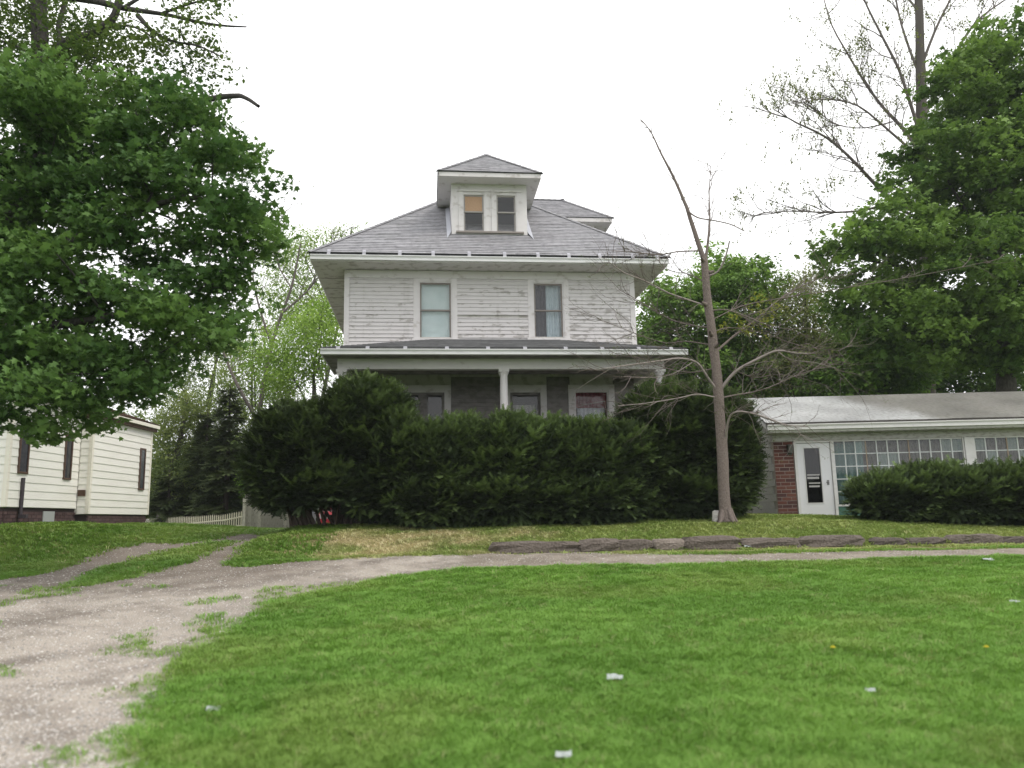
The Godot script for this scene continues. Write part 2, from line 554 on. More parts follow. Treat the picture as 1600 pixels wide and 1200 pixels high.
func _ready() -> void:
	# ------------------------------------------------ camera, sky, light
	rng.seed = 11
	bumps.seed = 3; bumps.frequency = 0.12; bumps.fractal_octaves = 3
	patch.seed = 8; patch.frequency = 0.03; patch.fractal_octaves = 3
	lens = Basis(Vector3.RIGHT, deg_to_rad(9.66)) * Basis(Vector3.BACK, deg_to_rad(-1.2))
	var cam := Camera3D.new()
	cam.name = "camera"
	cam.transform = Transform3D(lens, EYE)
	cam.fov = rad_to_deg(2.0 * atan(600.0 / FOCAL))
	cam.near = 0.1
	cam.far = 900.0
	var lens_at := CameraAttributesPhysical.new()
	lens_at.frustum_focal_length = 12.0 / (600.0 / FOCAL)
	lens_at.frustum_near = 0.1
	lens_at.frustum_far = 900.0
	lens_at.frustum_focus_distance = 22.0
	lens_at.exposure_aperture = 0.85
	cam.attributes = lens_at
	add_child(cam)
	var env := Environment.new()
	var sky_m := ProceduralSkyMaterial.new()
	sky_m.sky_top_color = Color(1.0, 1.0, 1.0)
	sky_m.sky_horizon_color = Color(0.985, 0.99, 1.0)
	sky_m.ground_horizon_color = Color(0.5, 0.52, 0.45)
	sky_m.ground_bottom_color = Color(0.35, 0.4, 0.3)
	sky_m.sky_energy_multiplier = 1.0
	var sky := Sky.new()
	sky.sky_material = sky_m
	env.background_mode = Environment.BG_SKY
	env.sky = sky
	env.background_energy_multiplier = 1.22
	env.tonemap_mode = Environment.TONE_MAPPER_LINEAR
	env.tonemap_exposure = 1.4
	env.fog_enabled = true
	env.fog_density = 0.0004
	env.fog_light_color = Color(0.95, 0.97, 1.0)
	env.sdfgi_enabled = true
	env.ssao_enabled = true
	env.ssil_enabled = true
	var we := WorldEnvironment.new()
	we.name = "sky"
	we.environment = env
	add_child(we)
	var sun := DirectionalLight3D.new()
	sun.name = "sun"
	sun.light_energy = 0.4
	sun.light_angular_distance = 20.0
	sun.light_color = Color(1.0, 0.97, 0.92)
	sun.shadow_enabled = true
	sun.rotation = Vector3(deg_to_rad(-55), deg_to_rad(62), 0)
	sun.sky_mode = DirectionalLight3D.SKY_MODE_LIGHT_ONLY
	add_child(sun)

	ground()
	main_house()
	low_house()
	siding_house()
	fences()
	parked_car()
	hedges()
	front_tree()
	big_trees()
	wood_behind()
	stone_row()
	grass()
	litter()

# ================================================================ ground
func ground() -> void:
	drive = outline([[-260, 1330], [120, 1330], [195, 1205], [255, 1090], [318, 1012], [400, 972], [440, 945], [520, 921], [640, 900], [750, 890], [900, 886], [1100, 883], [1300, 878], [1620, 870], [1700, 868], [1700, 854], [1620, 856], [1400, 860], [1200, 864], [1000, 866], [850, 864], [770, 866], [600, 871], [450, 878], [395, 884], [362, 882], [378, 864], [400, 848], [425, 836], [395, 832], [330, 845], [280, 849], [225, 848], [150, 864], [60, 896], [-60, 915], [-260, 935]])
	island = outline([[100, 920], [150, 897], [235, 868], [290, 857], [362, 846], [325, 863], [290, 878], [220, 900], [150, 914]])
	var xs := []
	var zs := []
	for k in [-320.0, -160.0, -80.0, -48.0, -34.0, -27.0]:
		xs.append(k)
	for i in 193:
		xs.append(-24.0 + i * 0.25)
	for k in [27.0, 34.0, 48.0, 80.0, 160.0, 320.0]:
		xs.append(k)
	for k in [60.0, 25.0, 10.0, 4.0, 1.0]:
		zs.append(k)
	for i in 126:
		zs.append(-1.0 - i * 0.25)
	for k in [-34.0, -38.0, -45.0, -60.0, -90.0, -160.0, -400.0]:
		zs.append(k)
	var mb := MB.new()
	var cols := {}
	for j in zs.size() - 1:
		for i in xs.size() - 1:
			var q := []
			for k in [[0, 0], [1, 0], [1, 1], [0, 1]]:
				var x: float = xs[i + k[0]]; var z: float = zs[j + k[1]]
				q.append([Vector3(x, height(x, z), z), ground_col(x, z), slope(x, z)])
			for k in [0, 2, 1, 0, 3, 2]:
				mb.vert(q[k][0], q[k][2], q[k][1])
	var gm := vcol(0.95, 0.15)
	gm.albedo_texture = noise_tex(0.02, [0.0, 0.45, 0.6, 1.0], [Color(0.6, 0.58, 0.5), Color(0.82, 0.84, 0.78), Color(0.95, 0.96, 0.9), Color(1, 1, 0.95)], 5, 1024, 5)
	gm.uv1_triplanar = true; gm.uv1_world_triplanar = true
	gm.uv1_scale = Vector3.ONE * 0.45
	struct("ground", mb.mesh(gm))

	# driveway sheet, clipped along its wandering edge
	var dm := MB.new()
	var cell := 0.12
	var x0 := -15.0; var z0 := -25.0
	var nx := int(27.5 / cell); var nz := int(22.0 / cell)
	var f := PackedFloat32Array()
	f.resize((nx + 1) * (nz + 1))
	for j in nz + 1:
		for i in nx + 1:
			f[j * (nx + 1) + i] = drive_by(x0 + i * cell, z0 + j * cell)
	for j in nz:
		for i in nx:
			var id := [j * (nx + 1) + i, j * (nx + 1) + i + 1, (j + 1) * (nx + 1) + i + 1, (j + 1) * (nx + 1) + i]
			if f[id[0]] < 0 and f[id[1]] < 0 and f[id[2]] < 0 and f[id[3]] < 0:
				continue
			var pts := [[0, 0], [1, 0], [1, 1], [0, 1]]
			for t in [[0, 1, 2], [0, 2, 3]]:
				var poly := []
				for k in 3:
					var a: int = t[k]; var b: int = t[(k + 1) % 3]
					var fa := f[id[a]]; var fb := f[id[b]]
					var pa := Vector2(x0 + (i + pts[a][0]) * cell, z0 + (j + pts[a][1]) * cell)
					var pb := Vector2(x0 + (i + pts[b][0]) * cell, z0 + (j + pts[b][1]) * cell)
					if fa >= 0:
						poly.append(pa)
					if (fa >= 0) != (fb >= 0):
						poly.append(pa.lerp(pb, fa / (fa - fb)))
				for k in range(1, poly.size() - 1):
					for v in [poly[0], poly[k], poly[k + 1]]:
						dm.vert(Vector3(v.x, height(v.x, v.y) + 0.009, v.y), slope(v.x, v.y), drive_col(v.x, v.y))
	var m := vcol(0.95, 0.2)
	m.albedo_texture = noise_tex(0.09, [0.0, 0.35, 0.55, 0.75, 1.0], [Color(0.5, 0.48, 0.46), Color(0.75, 0.74, 0.72), Color(0.88, 0.87, 0.85), Color(0.96, 0.95, 0.94), Color(1, 1, 1)], 21, 1024, 5, FastNoiseLite.TYPE_CELLULAR)
	m.uv1_triplanar = true; m.uv1_world_triplanar = true
	m.uv1_scale = Vector3.ONE * 0.8
	m.heightmap_enabled = true
	m.heightmap_texture = m.albedo_texture
	m.heightmap_scale = 1.5
	struct("driveway", dm.mesh(m))

	# loose stones on it
	rng.seed = 77
	var peb := MB.new()
	var pv := []
	for k in 8:
		var a := TAU * k / 8
		pv.append(Vector3(cos(a) * rng.randf_range(0.8, 1.1), 0.0, sin(a) * rng.randf_range(0.8, 1.1)))
	for k in 8:
		var top := Vector3(0.1, 0.75, -0.1)
		var a: Vector3 = pv[k]; var b: Vector3 = pv[(k + 1) % 8]
		var au := a * 0.62 + Vector3(0, 0.55, 0); var bu := b * 0.62 + Vector3(0, 0.55, 0)
		peb.quad(a, b, bu, au, Color.WHITE, a + Vector3(0, 0.4, 0))
		peb.tri(au, bu, top, Color.WHITE, Vector3.UP)
	var rows := PackedFloat32Array()
	var made := 0
	while made < 30000:
		var z := -lerpf(4.4, 20.0, pow(rng.randf(), 1.7))
		var x := rng.randf_range(-0.72, 0.6) * -z
		if drive_by(x, z) < 0.02 - rng.randf() * 0.2:
			made += 0 if rng.randf() < 0.9 else 1
			continue
		made += 1
		var s := rng.randf_range(0.005, 0.013) * (1.6 if rng.randf() < 0.07 else 1.0)
		var t := rng.randf_range(0.14, 0.58)
		row(rows, Basis(Vector3.UP, rng.randf() * TAU) * Basis(Vector3.RIGHT, rng.randf_range(-0.4, 0.4)) * Basis.from_scale(Vector3(s, s * 0.8, s * rng.randf_range(0.6, 1))), Vector3(x, height(x, z) + 0.008, z), Color(t, t * 0.95, t * 0.9))
	tag(copies("loose_gravel", peb.mesh(vcol(0.9)), rows, self), "small loose grey and tan stones strewn over the driveway", "gravel")

func slope(x: float, z: float) -> Vector3:
	var e := 0.15
	return Vector3(height(x - e, z) - height(x + e, z), 2 * e, height(x, z - e) - height(x, z + e)).normalized()

func straw(x: float, z: float) -> float:
	# dry trodden patch behind the driveway's bend
	var a := Vector2((x + 2.9) / 3.0, (z + 17.3) / 1.5).length()
	return clampf(1.25 - a + patch.get_noise_2d(x * 22.0, z * 40.0) * 1.1, 0.0, 1.0)

func ground_col(x: float, z: float) -> Color:
	var d := -z
	var n := patch.get_noise_2d(x * 14.0, z * 14.0)
	var g := Color(0.12, 0.19, 0.045)
	if d > 15.3:
		g = g.lerp(Color(0.18, 0.21, 0.08), 0.7)
		g = g.lerp(Color(0.34, 0.28, 0.17), straw(x, z))
	var verge := smoothstep(0.9, 0.0, absf(d - 16.0)) * smoothstep(-2.0, 1.0, x)
	g = g.lerp(Color(0.22, 0.18, 0.12), verge * 0.8)
	if d > 30.0:
		g = Color(0.06, 0.08, 0.03)
	return g * (1.0 + n * 0.35)

func drive_col(x: float, z: float) -> Color:
	var n := patch.get_noise_2d((x + z * 0.8) * 22.0, (z - x * 0.5) * 9.0)
	var n2 := patch.get_noise_2d(x * 60.0 + 90.0, z * 60.0)
	var pale := Color(0.575, 0.53, 0.49)
	var dark := Color(0.30, 0.27, 0.245)
	var k := clampf(0.55 + n * 0.9 + n2 * 0.8, 0.0, 1.0)
	var col := dark.lerp(pale, k)
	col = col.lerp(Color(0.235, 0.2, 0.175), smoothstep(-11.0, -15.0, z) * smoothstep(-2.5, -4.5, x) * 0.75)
	col = col.lerp(Color(0.52, 0.48, 0.445), smoothstep(0.9, 0.2, absf((x + 4.2) - (-z - 9.0) * 0.2)) * smoothstep(-8.0, -9.5, z) * smoothstep(-14.0, -12.0, z) * 0.6)
	if x > -1.0:
		col = col.lerp(Color(0.27, 0.235, 0.19), 0.5)
	return col

func grass() -> void:
	rng.seed = 5
	var meshes := []
	for kind in 2:
		var mb := MB.new()
		var n := 11 if kind == 0 else 8
		for i in n:
			var a := rng.randf() * TAU
			var r := sqrt(rng.randf()) * 0.055
			var o := Vector3(cos(a) * r, -0.01, sin(a) * r)
			var yaw := rng.randf() * TAU
			var lean := rng.randf_range(0.15, 0.95)
			var fwd := Vector3(cos(yaw), 0, sin(yaw))
			var side := Vector3(-fwd.z, 0, fwd.x) * rng.randf_range(0.0022, 0.0036) * (1.0 if kind == 0 else 1.7)
			var h := rng.randf_range(0.045, 0.085)
			var p1 := o + Vector3(0, h * 0.55, 0) + fwd * lean * h * 0.3
			var p2 := o + Vector3(0, h * (1.0 - lean * 0.3), 0) + fwd * lean * h * 0.9
			var t := rng.randf_range(0.75, 1.2)
			var c := Color(t, t, t)
			mb.quad(o - side, o + side, p1 + side * 0.8, p1 - side * 0.8, c)
			mb.tri(p1 - side * 0.8, p1 + side * 0.8, p2, c * 1.1)
		meshes.append(mb.mesh(leafy(0.7, 0.55)))
	var front := PackedFloat32Array()
	var rear := PackedFloat32Array()
	var left := PackedFloat32Array()
	var tries := 0
	# the near lawn
	while tries < 140000:
		tries += 1
		var d := lerpf(4.4, 15.5, pow(rng.randf(), 1.15))
		var x := rng.randf_range(-1.0, 1.0) * (0.66 * d + 2.2)
		var f := drive_by(x, -d)
		var edge := 0.12 + maxf(0.0, patch.get_noise_2d(x * 30.0, d * 30.0)) * 0.55
		var weed := patch.get_noise_2d(x * 26.0 + 40.0, d * 26.0) > 0.26 - 0.27 * smoothstep(1.2, 0.1, f) + smoothstep(7.5, 5.5, d) * 0.3
		if f > 0.0 and not (weed and f < 1.4 and d < 13.0 and rng.randf() < 0.16) and (f > edge or rng.randf() < 0.35 + f * 3.0):
			continue
		blade_row(front, x, d, 0)
	tries = 0
	while tries < 98000:
		tries += 1
		var d := rng.randf_range(14.3, 30.0)
		var x := rng.randf_range(-1.0, 1.0) * (0.68 * d + 2.0)
		var f := drive_by(x, -d)
		if f > 0.0 and (f > 0.2 or rng.randf() < 0.6):
			continue
		var dry := straw(x, -d)
		if rng.randf() < dry * 0.55:
			continue
		if d < 16.4 and d > 15.2 and x > -1.0 and patch.get_noise_2d(x * 30.0, d * 60.0) < 0.05:
			continue
		if x < -4.0:
			blade_row(left, x, d, 2)
		else:
			blade_row(rear, x, d, 1)
	tag(copies("front_lawn_grass", meshes[0], front, self), "bright green mown grass of the near lawn below the driveway", "grass")
	tag(copies("rear_lawn_grass", meshes[1], rear, self), "paler grass with straw patches between stone edging and hedge", "grass")
	tag(copies("side_lawn_grass", meshes[1], left, self), "grass coloured darker for tree shade beside the cream sided house and wheel tracks", "grass")

func blade_row(rows: PackedFloat32Array, x: float, d: float, kind: int) -> void:
	var n := patch.get_noise_2d(x * 12.0, d * 12.0)
	var n2 := patch.get_noise_2d(x * 55.0, d * 55.0)
	var k := clampf(0.5 + n * 1.1 + n2 * 0.35 + rng.randf_range(-0.15, 0.15), 0, 1)
	var col := Color(0.15, 0.295, 0.05).lerp(Color(0.2, 0.36, 0.068), k)
	var worn := smoothstep(0.12, 0.4, patch.get_noise_2d(x * 7.0 + 300.0, d * 11.0))
	col = col.lerp(Color(0.25, 0.29, 0.085), worn * 0.28)
	col *= 1.05
	if kind == 1:
		col = Color(0.21, 0.30, 0.075).lerp(Color(0.35, 0.41, 0.14), k).lerp(Color(0.62, 0.53, 0.34), straw(x, -d) * rng.randf_range(0.6, 1.0))
	elif kind == 2:
		col = Color(0.14, 0.26, 0.045).lerp(Color(0.24, 0.35, 0.085), k)  # side lawn: the tree's shade is put into the green
	if rng.randf() < 0.05:
		col = col.lerp(Color(0.4, 0.36, 0.2), 0.6)
	var s := rng.randf_range(0.7, 1.25) * (1.0 + n2 * 0.5) * (0.8 if kind == 1 else 1.0)
	var wide := s * (1.0 + maxf(0.0, d - 6.0) * 0.11)
	var b := Basis(Vector3.UP, rng.randf() * TAU) * Basis.from_scale(Vector3(wide, s, wide))
	row(rows, b, Vector3(x, height(x, -d), -d), col)

# ================================================================ the weathered house
func main_house() -> void:
	rng.seed = 31
	var o := thing("foursquare_house", "weathered white two storey house with grey hipped roof, front dormer and porch", "house", Vector3(-0.61, 1.45, -23.5), deg_to_rad(6.2))
	var white := lin(0.58, 0.555, 0.565)
	var worn := []
	for k in 4:
		var lo: float = [0.2, 0.28, 0.36, 0.44][k]
		worn.append(textured(noise_tex(0.02, [0.0, lo - 0.05, lo, lo + 0.05, 1.0], [lin(0.26, 0.24, 0.235), lin(0.34, 0.32, 0.31), lin(0.46, 0.44, 0.43), white, lin(0.64, 0.615, 0.625)], 40 + k, 512, 5), Vector3(4.0, 2.0, 4.0), 0.8))
	var trim := textured(noise_tex(0.015, [0.0, 0.22, 0.3, 1.0], [lin(0.44, 0.41, 0.39), lin(0.54, 0.51, 0.51), lin(0.63, 0.605, 0.615), lin(0.68, 0.655, 0.665)], 50, 512, 5), Vector3(3.2, 2.4, 3.2), 0.75)
	var gutter_m := textured(noise_tex(0.01, [0.0, 0.4, 1.0], [lin(0.55, 0.55, 0.56), lin(0.66, 0.66, 0.67), lin(0.7, 0.7, 0.71)], 51), Vector3(3, 0.5, 3), 0.45)
	var strap_m := plain(lin(0.33, 0.33, 0.37), 0.6)
	var black := plain(lin(0.018, 0.018, 0.022), 0.7)
	var dark := plain(lin(0.03, 0.03, 0.03), 0.95)
	var sash_m := plain(lin(0.24, 0.215, 0.20), 0.75)
	var porch_shaded_worn := textured(noise_tex(0.02, [0.0, 0.4, 0.5, 1.0], [lin(0.16, 0.15, 0.145), lin(0.18, 0.165, 0.16), lin(0.23, 0.215, 0.21), lin(0.27, 0.255, 0.25)], 60, 512, 5), Vector3(4.0, 2.4, 4.0), 0.85)  # worn paint with the porch's shade put into its colour
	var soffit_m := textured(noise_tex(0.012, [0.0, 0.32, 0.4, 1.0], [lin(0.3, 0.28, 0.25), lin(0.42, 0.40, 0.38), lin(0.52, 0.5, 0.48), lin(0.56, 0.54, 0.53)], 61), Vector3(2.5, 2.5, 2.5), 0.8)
	var glass := glass_mat(lin(0.04, 0.045, 0.05), 0.08)
	var x0 := -4.35; var x1 := 4.48
	# carcass: four walls with window openings
	var W := MB.new()
	var up_holes := [[-2.16, -1.16, 5.50, 7.22], [1.31, 2.26, 5.52, 7.23]]
	holed(W, x0, x1, 4.9, 7.56, -0.02, 0.12, up_holes)
	holed(W, x0, x1, 0.0, 4.9, -0.02, 0.12, [[-2.67, -1.41, 1.75, 3.81], [0.55, 1.46, 1.75, 3.80], [2.50, 3.54, 0.55, 3.84]])
	W.span(Vector3(x0, 0, -10.0), Vector3(x0 + 0.12, 7.56, -0.14))
	W.span(Vector3(x1 - 0.12, 0, -10.0), Vector3(x1, 7.56, -0.14))
	W.span(Vector3(x0 + 0.12, 0, -10.0), Vector3(x1 - 0.12, 7.56, -9.88))
	W.span(Vector3(x0 + 0.12, 7.5, -9.88), Vector3(x1 - 0.12, 7.56, -0.14))
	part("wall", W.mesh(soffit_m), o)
	# clapboards of the upper storey, three fields between the trims
	var p := 0.1185
	boards(o, "clapboard", x0 + 0.14, -2.32, 5.0, 7.31, 0.0, p, [worn[0], worn[0], worn[1]])
	boards(o, "clapboard", -1.0, 1.15, 5.0, 6.1, 0.0, p, [worn[2], worn[1], worn[2]])
	boards(o, "clapboard", -1.0, 1.15, 5.0 + p * 10, 7.31, 0.0, p, [worn[0], worn[1]])
	boards(o, "clapboard", 2.42, x1 - 0.14, 5.0, 6.42, 0.0, p, [worn[3], worn[3], worn[2]])
	boards(o, "clapboard", 2.42, x1 - 0.14, 5.0 + p * 12, 7.31, 0.0, p, [worn[1], worn[1], worn[0]])
	boards(o, "clapboard", -2.32, -1.0, 5.0, 5.38, 0.0, p, [worn[1]])
	boards(o, "clapboard", 1.15, 2.42, 5.0, 5.38, 0.0, p, [worn[2]])
	# lower storey, seen under the porch
	for s in [[x0 + 0.14, -2.87], [-1.21, 0.35], [1.66, 2.36], [3.70, x1 - 0.14]]:
		boards(o, "clapboard", s[0], s[1], 2.2, 4.28, 0.0, p, [porch_shaded_worn])
	# side walls
	var lt := Transform3D(Basis(Vector3.UP, -PI / 2), Vector3(x0, 0, 0))
	var rt := Transform3D(Basis(Vector3.UP, PI / 2), Vector3(x1, 0, 0))
	boards(o, "clapboard", -9.9, -0.12, 2.0, 7.31, 0.0, p, [worn[2], worn[3]], lt)
	boards(o, "clapboard", 0.12, 9.9, 2.0, 7.31, 0.0, p, [worn[1], worn[2]], rt)
	# corner boards, frieze, casings
	for s in [[x0 - 0.02, x0 + 0.135], [x1 - 0.135, x1 + 0.02]]:
		slab("corner_board", Vector3(s[0], 0.6, -0.12), Vector3(s[1], 7.31, 0.028), trim, o)
	slab("frieze_board", Vector3(x0 - 0.022, 7.313, -0.12), Vector3(x1 + 0.022, 7.55, 0.034), trim, o)
	slab("frieze_board", Vector3(x0 - 0.036, 7.313, -10.0), Vector3(x0 - 0.004, 7.55, -0.123), trim, o)
	slab("frieze_board", Vector3(x1 + 0.004, 7.313, -10.0), Vector3(x1 + 0.036, 7.55, -0.123), trim, o)
	for h in up_holes:
		slab("window_casing", Vector3(h[0] - 0.16, 5.42, -0.03), Vector3(h[0] - 0.002, 7.31, 0.031), trim, o)
		slab("window_casing", Vector3(h[1] + 0.002, 5.42, -0.03), Vector3(h[1] + 0.16, 7.31, 0.031), trim, o)
		slab("window_casing", Vector3(h[0], h[3], -0.03), Vector3(h[1], 7.31, 0.027), trim, o)
		slab("window_sill", Vector3(h[0] - 0.2, 5.37, -0.1), Vector3(h[1] + 0.2, h[2] - 0.06, 0.075), trim, o)
		room(o, h[0] - 0.1, h[1] + 0.1, h[2] - 0.1, h[3] + 0.08, -0.15, 0.9, dark)
	var w1 := sash_window(o, up_holes[0][0], up_holes[0][1], 5.44, 7.22, 0.0, trim, sash_m, glass, 0.5)
	w1.set_meta("label", "upper window with pale blue blind drawn")
	var blind_m := textured(noise_tex(0.006, [0.2, 0.8], [lin(0.46, 0.57, 0.58), lin(0.53, 0.63, 0.64)], 71), Vector3(2, 2, 2), 0.9)
	slab("blind", Vector3(-2.13, 5.46, -0.17), Vector3(-1.19, 7.2, -0.155), blind_m, o)
	var w2 := sash_window(o, up_holes[1][0], up_holes[1][1], 5.46, 7.23, 0.0, trim, sash_m, glass, 0.5)
	w2.set_meta("label", "upper window with blue curtain half drawn")
	var blue := textured(noise_tex(0.02, [0.2, 0.8], [lin(0.30, 0.38, 0.43), lin(0.42, 0.50, 0.54)], 72), Vector3(0.4, 2, 0.4), 0.9)
	curtain("curtain", o, 1.74, 2.22, 5.46, 7.2, -0.2, 0.16, 0.025, blue)
	var grey_c := textured(noise_tex(0.02, [0.2, 0.8], [lin(0.035, 0.036, 0.045), lin(0.075, 0.075, 0.09)], 73), Vector3(0.4, 2, 0.4), 0.9)
	curtain("curtain", o, 1.34, 1.74, 5.46, 7.2, -0.3, 0.16, 0.02, grey_c)
	# porch wall openings
	var dbl := [[-2.67, -2.1], [-1.98, -1.41]]
	for h in dbl:
		sash_window(o, h[0], h[1], 1.85, 3.81, 0.0, porch_shaded_worn, porch_shaded_worn, glass, 0.5)
	slab("window_mullion", Vector3(-2.1, 1.8, -0.1), Vector3(-1.98, 3.81, 0.02), porch_shaded_worn, o)
	sash_window(o, 0.55, 1.46, 1.85, 3.80, 0.0, porch_shaded_worn, porch_shaded_worn, glass, 0.5)
	var lace := textured(noise_tex(0.05, [0.3, 0.6], [lin(0.16, 0.16, 0.155), lin(0.42, 0.42, 0.4)], 74), Vector3(0.6, 0.6, 0.6), 0.9)
	curtain("curtain", o, 0.62, 1.3, 1.9, 3.45, -0.16, 0.14, 0.02, lace)
	curtain("curtain", o, -2.6, -1.5, 1.9, 3.2, -0.16, 0.14, 0.02, grey_c)
	for h in [[-2.67, -1.41, 1.75, 3.81], [0.55, 1.46, 1.75, 3.80], [2.50, 3.54, 0.55, 3.84]]:
		room(o, h[0] - 0.05, h[1] + 0.05, h[2] - 0.02, h[3] + 0.05, -0.15, 0.8, dark)
		slab("window_casing", Vector3(h[0] - 0.19, 1.6, -0.03), Vector3(h[0] - 0.002, 4.03, 0.033), trim, o)
		slab("window_casing", Vector3(h[1] + 0.002, 1.6, -0.03), Vector3(h[1] + 0.19, 4.03, 0.033), trim, o)
		slab("window_casing", Vector3(h[0], h[3], -0.03), Vector3(h[1], 4.03, 0.029), trim, o)
	# the doorway with a red blind over a pale curtain
	var jm := MB.new()
	jm.span(Vector3(2.5, 0.6, -0.1), Vector3(2.54, 3.84, 0.0)); jm.span(Vector3(3.5, 0.6, -0.1), Vector3(3.54, 3.84, 0.0)); jm.span(Vector3(2.54, 3.8, -0.1), Vector3(3.5, 3.84, 0.0))
	var win3 := part("window", jm.mesh(trim), o, Transform3D(), "porch window with red valance above a pale curtain")
	var g3 := MB.new()
	g3.quad(Vector3(2.54, 0.6, -0.05), Vector3(3.5, 0.6, -0.05), Vector3(3.5, 3.8, -0.05), Vector3(2.54, 3.8, -0.05), Color.WHITE, Vector3.BACK)
	part("pane", g3.mesh(glass), win3)
	var red := textured(noise_tex(0.02, [0.2, 0.8], [lin(0.11, 0.01, 0.014), lin(0.16, 0.018, 0.022)], 75), Vector3(0.5, 1, 0.5), 0.9)
	curtain("valance", o, 2.55, 3.49, 3.33, 3.8, -0.09, 0.12, 0.018, red)
	curtain("curtain", o, 2.6, 3.45, 1.2, 3.36, -0.15, 0.14, 0.02, textured(noise_tex(0.03, [0.3, 0.7], [lin(0.3, 0.33, 0.4), lin(0.55, 0.57, 0.62)], 76), Vector3(0.5, 0.8, 0.5), 0.9))
	# eaves
	var S := MB.new()
	S.span(Vector3(-5.24, 7.565, 0.0), Vector3(5.32, 7.60, 0.78))
	S.span(Vector3(-5.24, 7.565, -10.75), Vector3(x0, 7.60, 0.0))
	S.span(Vector3(x1, 7.565, -10.75), Vector3(5.32, 7.60, 0.0))
	S.span(Vector3(x0, 7.565, -10.75), Vector3(x1, 7.60, -10.0))
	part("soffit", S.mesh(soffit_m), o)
	var joint := plain(lin(0.16, 0.14, 0.12), 0.9)
	for k in 6:
		slab("soffit_joint", Vector3(-5.2, 7.558, -0.9 - k * 1.1), Vector3(x0 - 0.02, 7.563, -0.88 - k * 1.1), joint, o)
	slab("fascia", Vector3(-5.24, 7.56, 0.782), Vector3(5.32, 7.73, 0.81), trim, o)
	slab("fascia", Vector3(-5.27, 7.56, -10.75), Vector3(-5.242, 7.73, 0.81), trim, o)
	slab("fascia", Vector3(5.322, 7.56, -10.75), Vector3(5.35, 7.73, 0.81), trim, o)
	gutter(o, -5.26, 5.36, 7.585, 0.812, gutter_m, black)
	var R := MB.new()
	var rc := Color(0.305, 0.302, 0.325)
	var e := 7.80
	var a := Vector3(-5.32, e, 0.88); var b := Vector3(5.40, e, 0.88); var c := Vector3(5.40, e, -10.85); var d := Vector3(-5.32, e, -10.85)
	var t1 := Vector3(0.04, 12.30, -4.45); var t2 := Vector3(0.04, 12.30, -5.5)
	shingles(R, a, b, t1, t1, 0.135, rc)
	shingles(R, b, c, t2, t1, 0.135, rc)
	shingles(R, d, a, t1, t2, 0.135, rc)
	shingles(R, c, d, t2, t2, 0.135, rc)
	for k in [[a, t1], [b, t1], [c, t2], [d, t2], [t1, t2]]:
		ridge_caps(R, k[0], k[1], rc * 0.92)
	var roof_m := vcol(0.75, 0.5)
	roof_m.albedo_texture = noise_tex(0.03, [0.0, 0.4, 0.6, 1.0], [Color(0.72, 0.72, 0.73), Color(0.88, 0.88, 0.88), Color(0.95, 0.95, 0.95), Color(1, 1, 1)], 80, 512, 5)
	roof_m.uv1_triplanar = true; roof_m.uv1_world_triplanar = true; roof_m.uv1_scale = Vector3(0.25, 0.8, 0.25)
	var roof := part("roof", R.mesh(roof_m), o)
	var eave_under := MB.new()
	eave_under.span(Vector3(-5.24, 7.66, -10.7), Vector3(5.32, 7.70, 0.78))
	part("roof_deck", eave_under.mesh(dark), o)
	for x in [-4.74, -3.73, -2.7, -1.73, -0.67, 0.38, 1.38, 2.31, 3.25, 4.26, 5.01]:
		strap(o, x, e, 0.88, 0.86, strap_m)
	# ---- dormer
	dormer(o, Transform3D(Basis(), Vector3(0.05, 0, 0)), trim, soffit_m, roof_m, rc, sash_m, glass, dark, black, true)
	dormer(o, Transform3D(Basis(Vector3.UP, PI / 2), Vector3(0.10 + 4.48 - 0.0, 0, -5.0)), trim, soffit_m, roof_m, rc, sash_m, glass, dark, black, false)
	# ---- porch
	var px0 := -4.60; var px1 := 5.03
	var pe := 4.52
	var PR := MB.new()
	var pc := Color(0.25, 0.25, 0.258)
	var pa := Vector3(px0 - 0.04, pe, 2.95); var pb := Vector3(px1 + 0.04, pe, 2.95)
	shingles(PR, pa, pb, Vector3(1.95, 5.42, 0.02), Vector3(-1.7, 5.42, 0.02), 0.14, pc)
	shingles(PR, Vector3(px0 - 0.04, pe, 0.0), pa, Vector3(-1.7, 5.42, 0.02), Vector3(-1.7, 5.42, 0.0), 0.14, pc)
	shingles(PR, pb, Vector3(px1 + 0.04, pe, 0.0), Vector3(1.95, 5.42, 0.0), Vector3(1.95, 5.42, 0.02), 0.14, pc)
	part("porch_roof", PR.mesh(roof_m), o)
	var PS := MB.new()
	PS.span(Vector3(px0, 4.345, 0.04), Vector3(px1, 4.375, 2.86))
	part("porch_ceiling", PS.mesh(porch_shaded_worn), o)
	var BM := MB.new()
	BM.span(Vector3(-4.27, 4.06, 2.2), Vector3(4.58, 4.343, 2.42))
	BM.span(Vector3(-4.27, 4.06, 0.05), Vector3(-4.07, 4.343, 2.2))
	BM.span(Vector3(4.38, 4.06, 0.05), Vector3(4.58, 4.343, 2.2))
	part("porch_beam", BM.mesh(trim), o)
	slab("porch_fascia", Vector3(px0, 4.34, 2.862), Vector3(px1, 4.47, 2.89), trim, o)
	slab("porch_fascia", Vector3(px0 - 0.03, 4.34, 0.0), Vector3(px0 - 0.002, 4.47, 2.89), trim, o)
	slab("porch_fascia", Vector3(px1 + 0.002, 4.34, 0.0), Vector3(px1 + 0.03, 4.47, 2.89), trim, o)
	gutter(o, px0 - 0.04, px1 + 0.05, 4.345, 2.892, gutter_m, black)
	for x in [-4.2, -3.45, -2.48, -1.4, -0.32, 0.66, 1.75, 2.74, 3.74, 4.63]:
		strap(o, x, pe, 2.95, 0.31, strap_m)
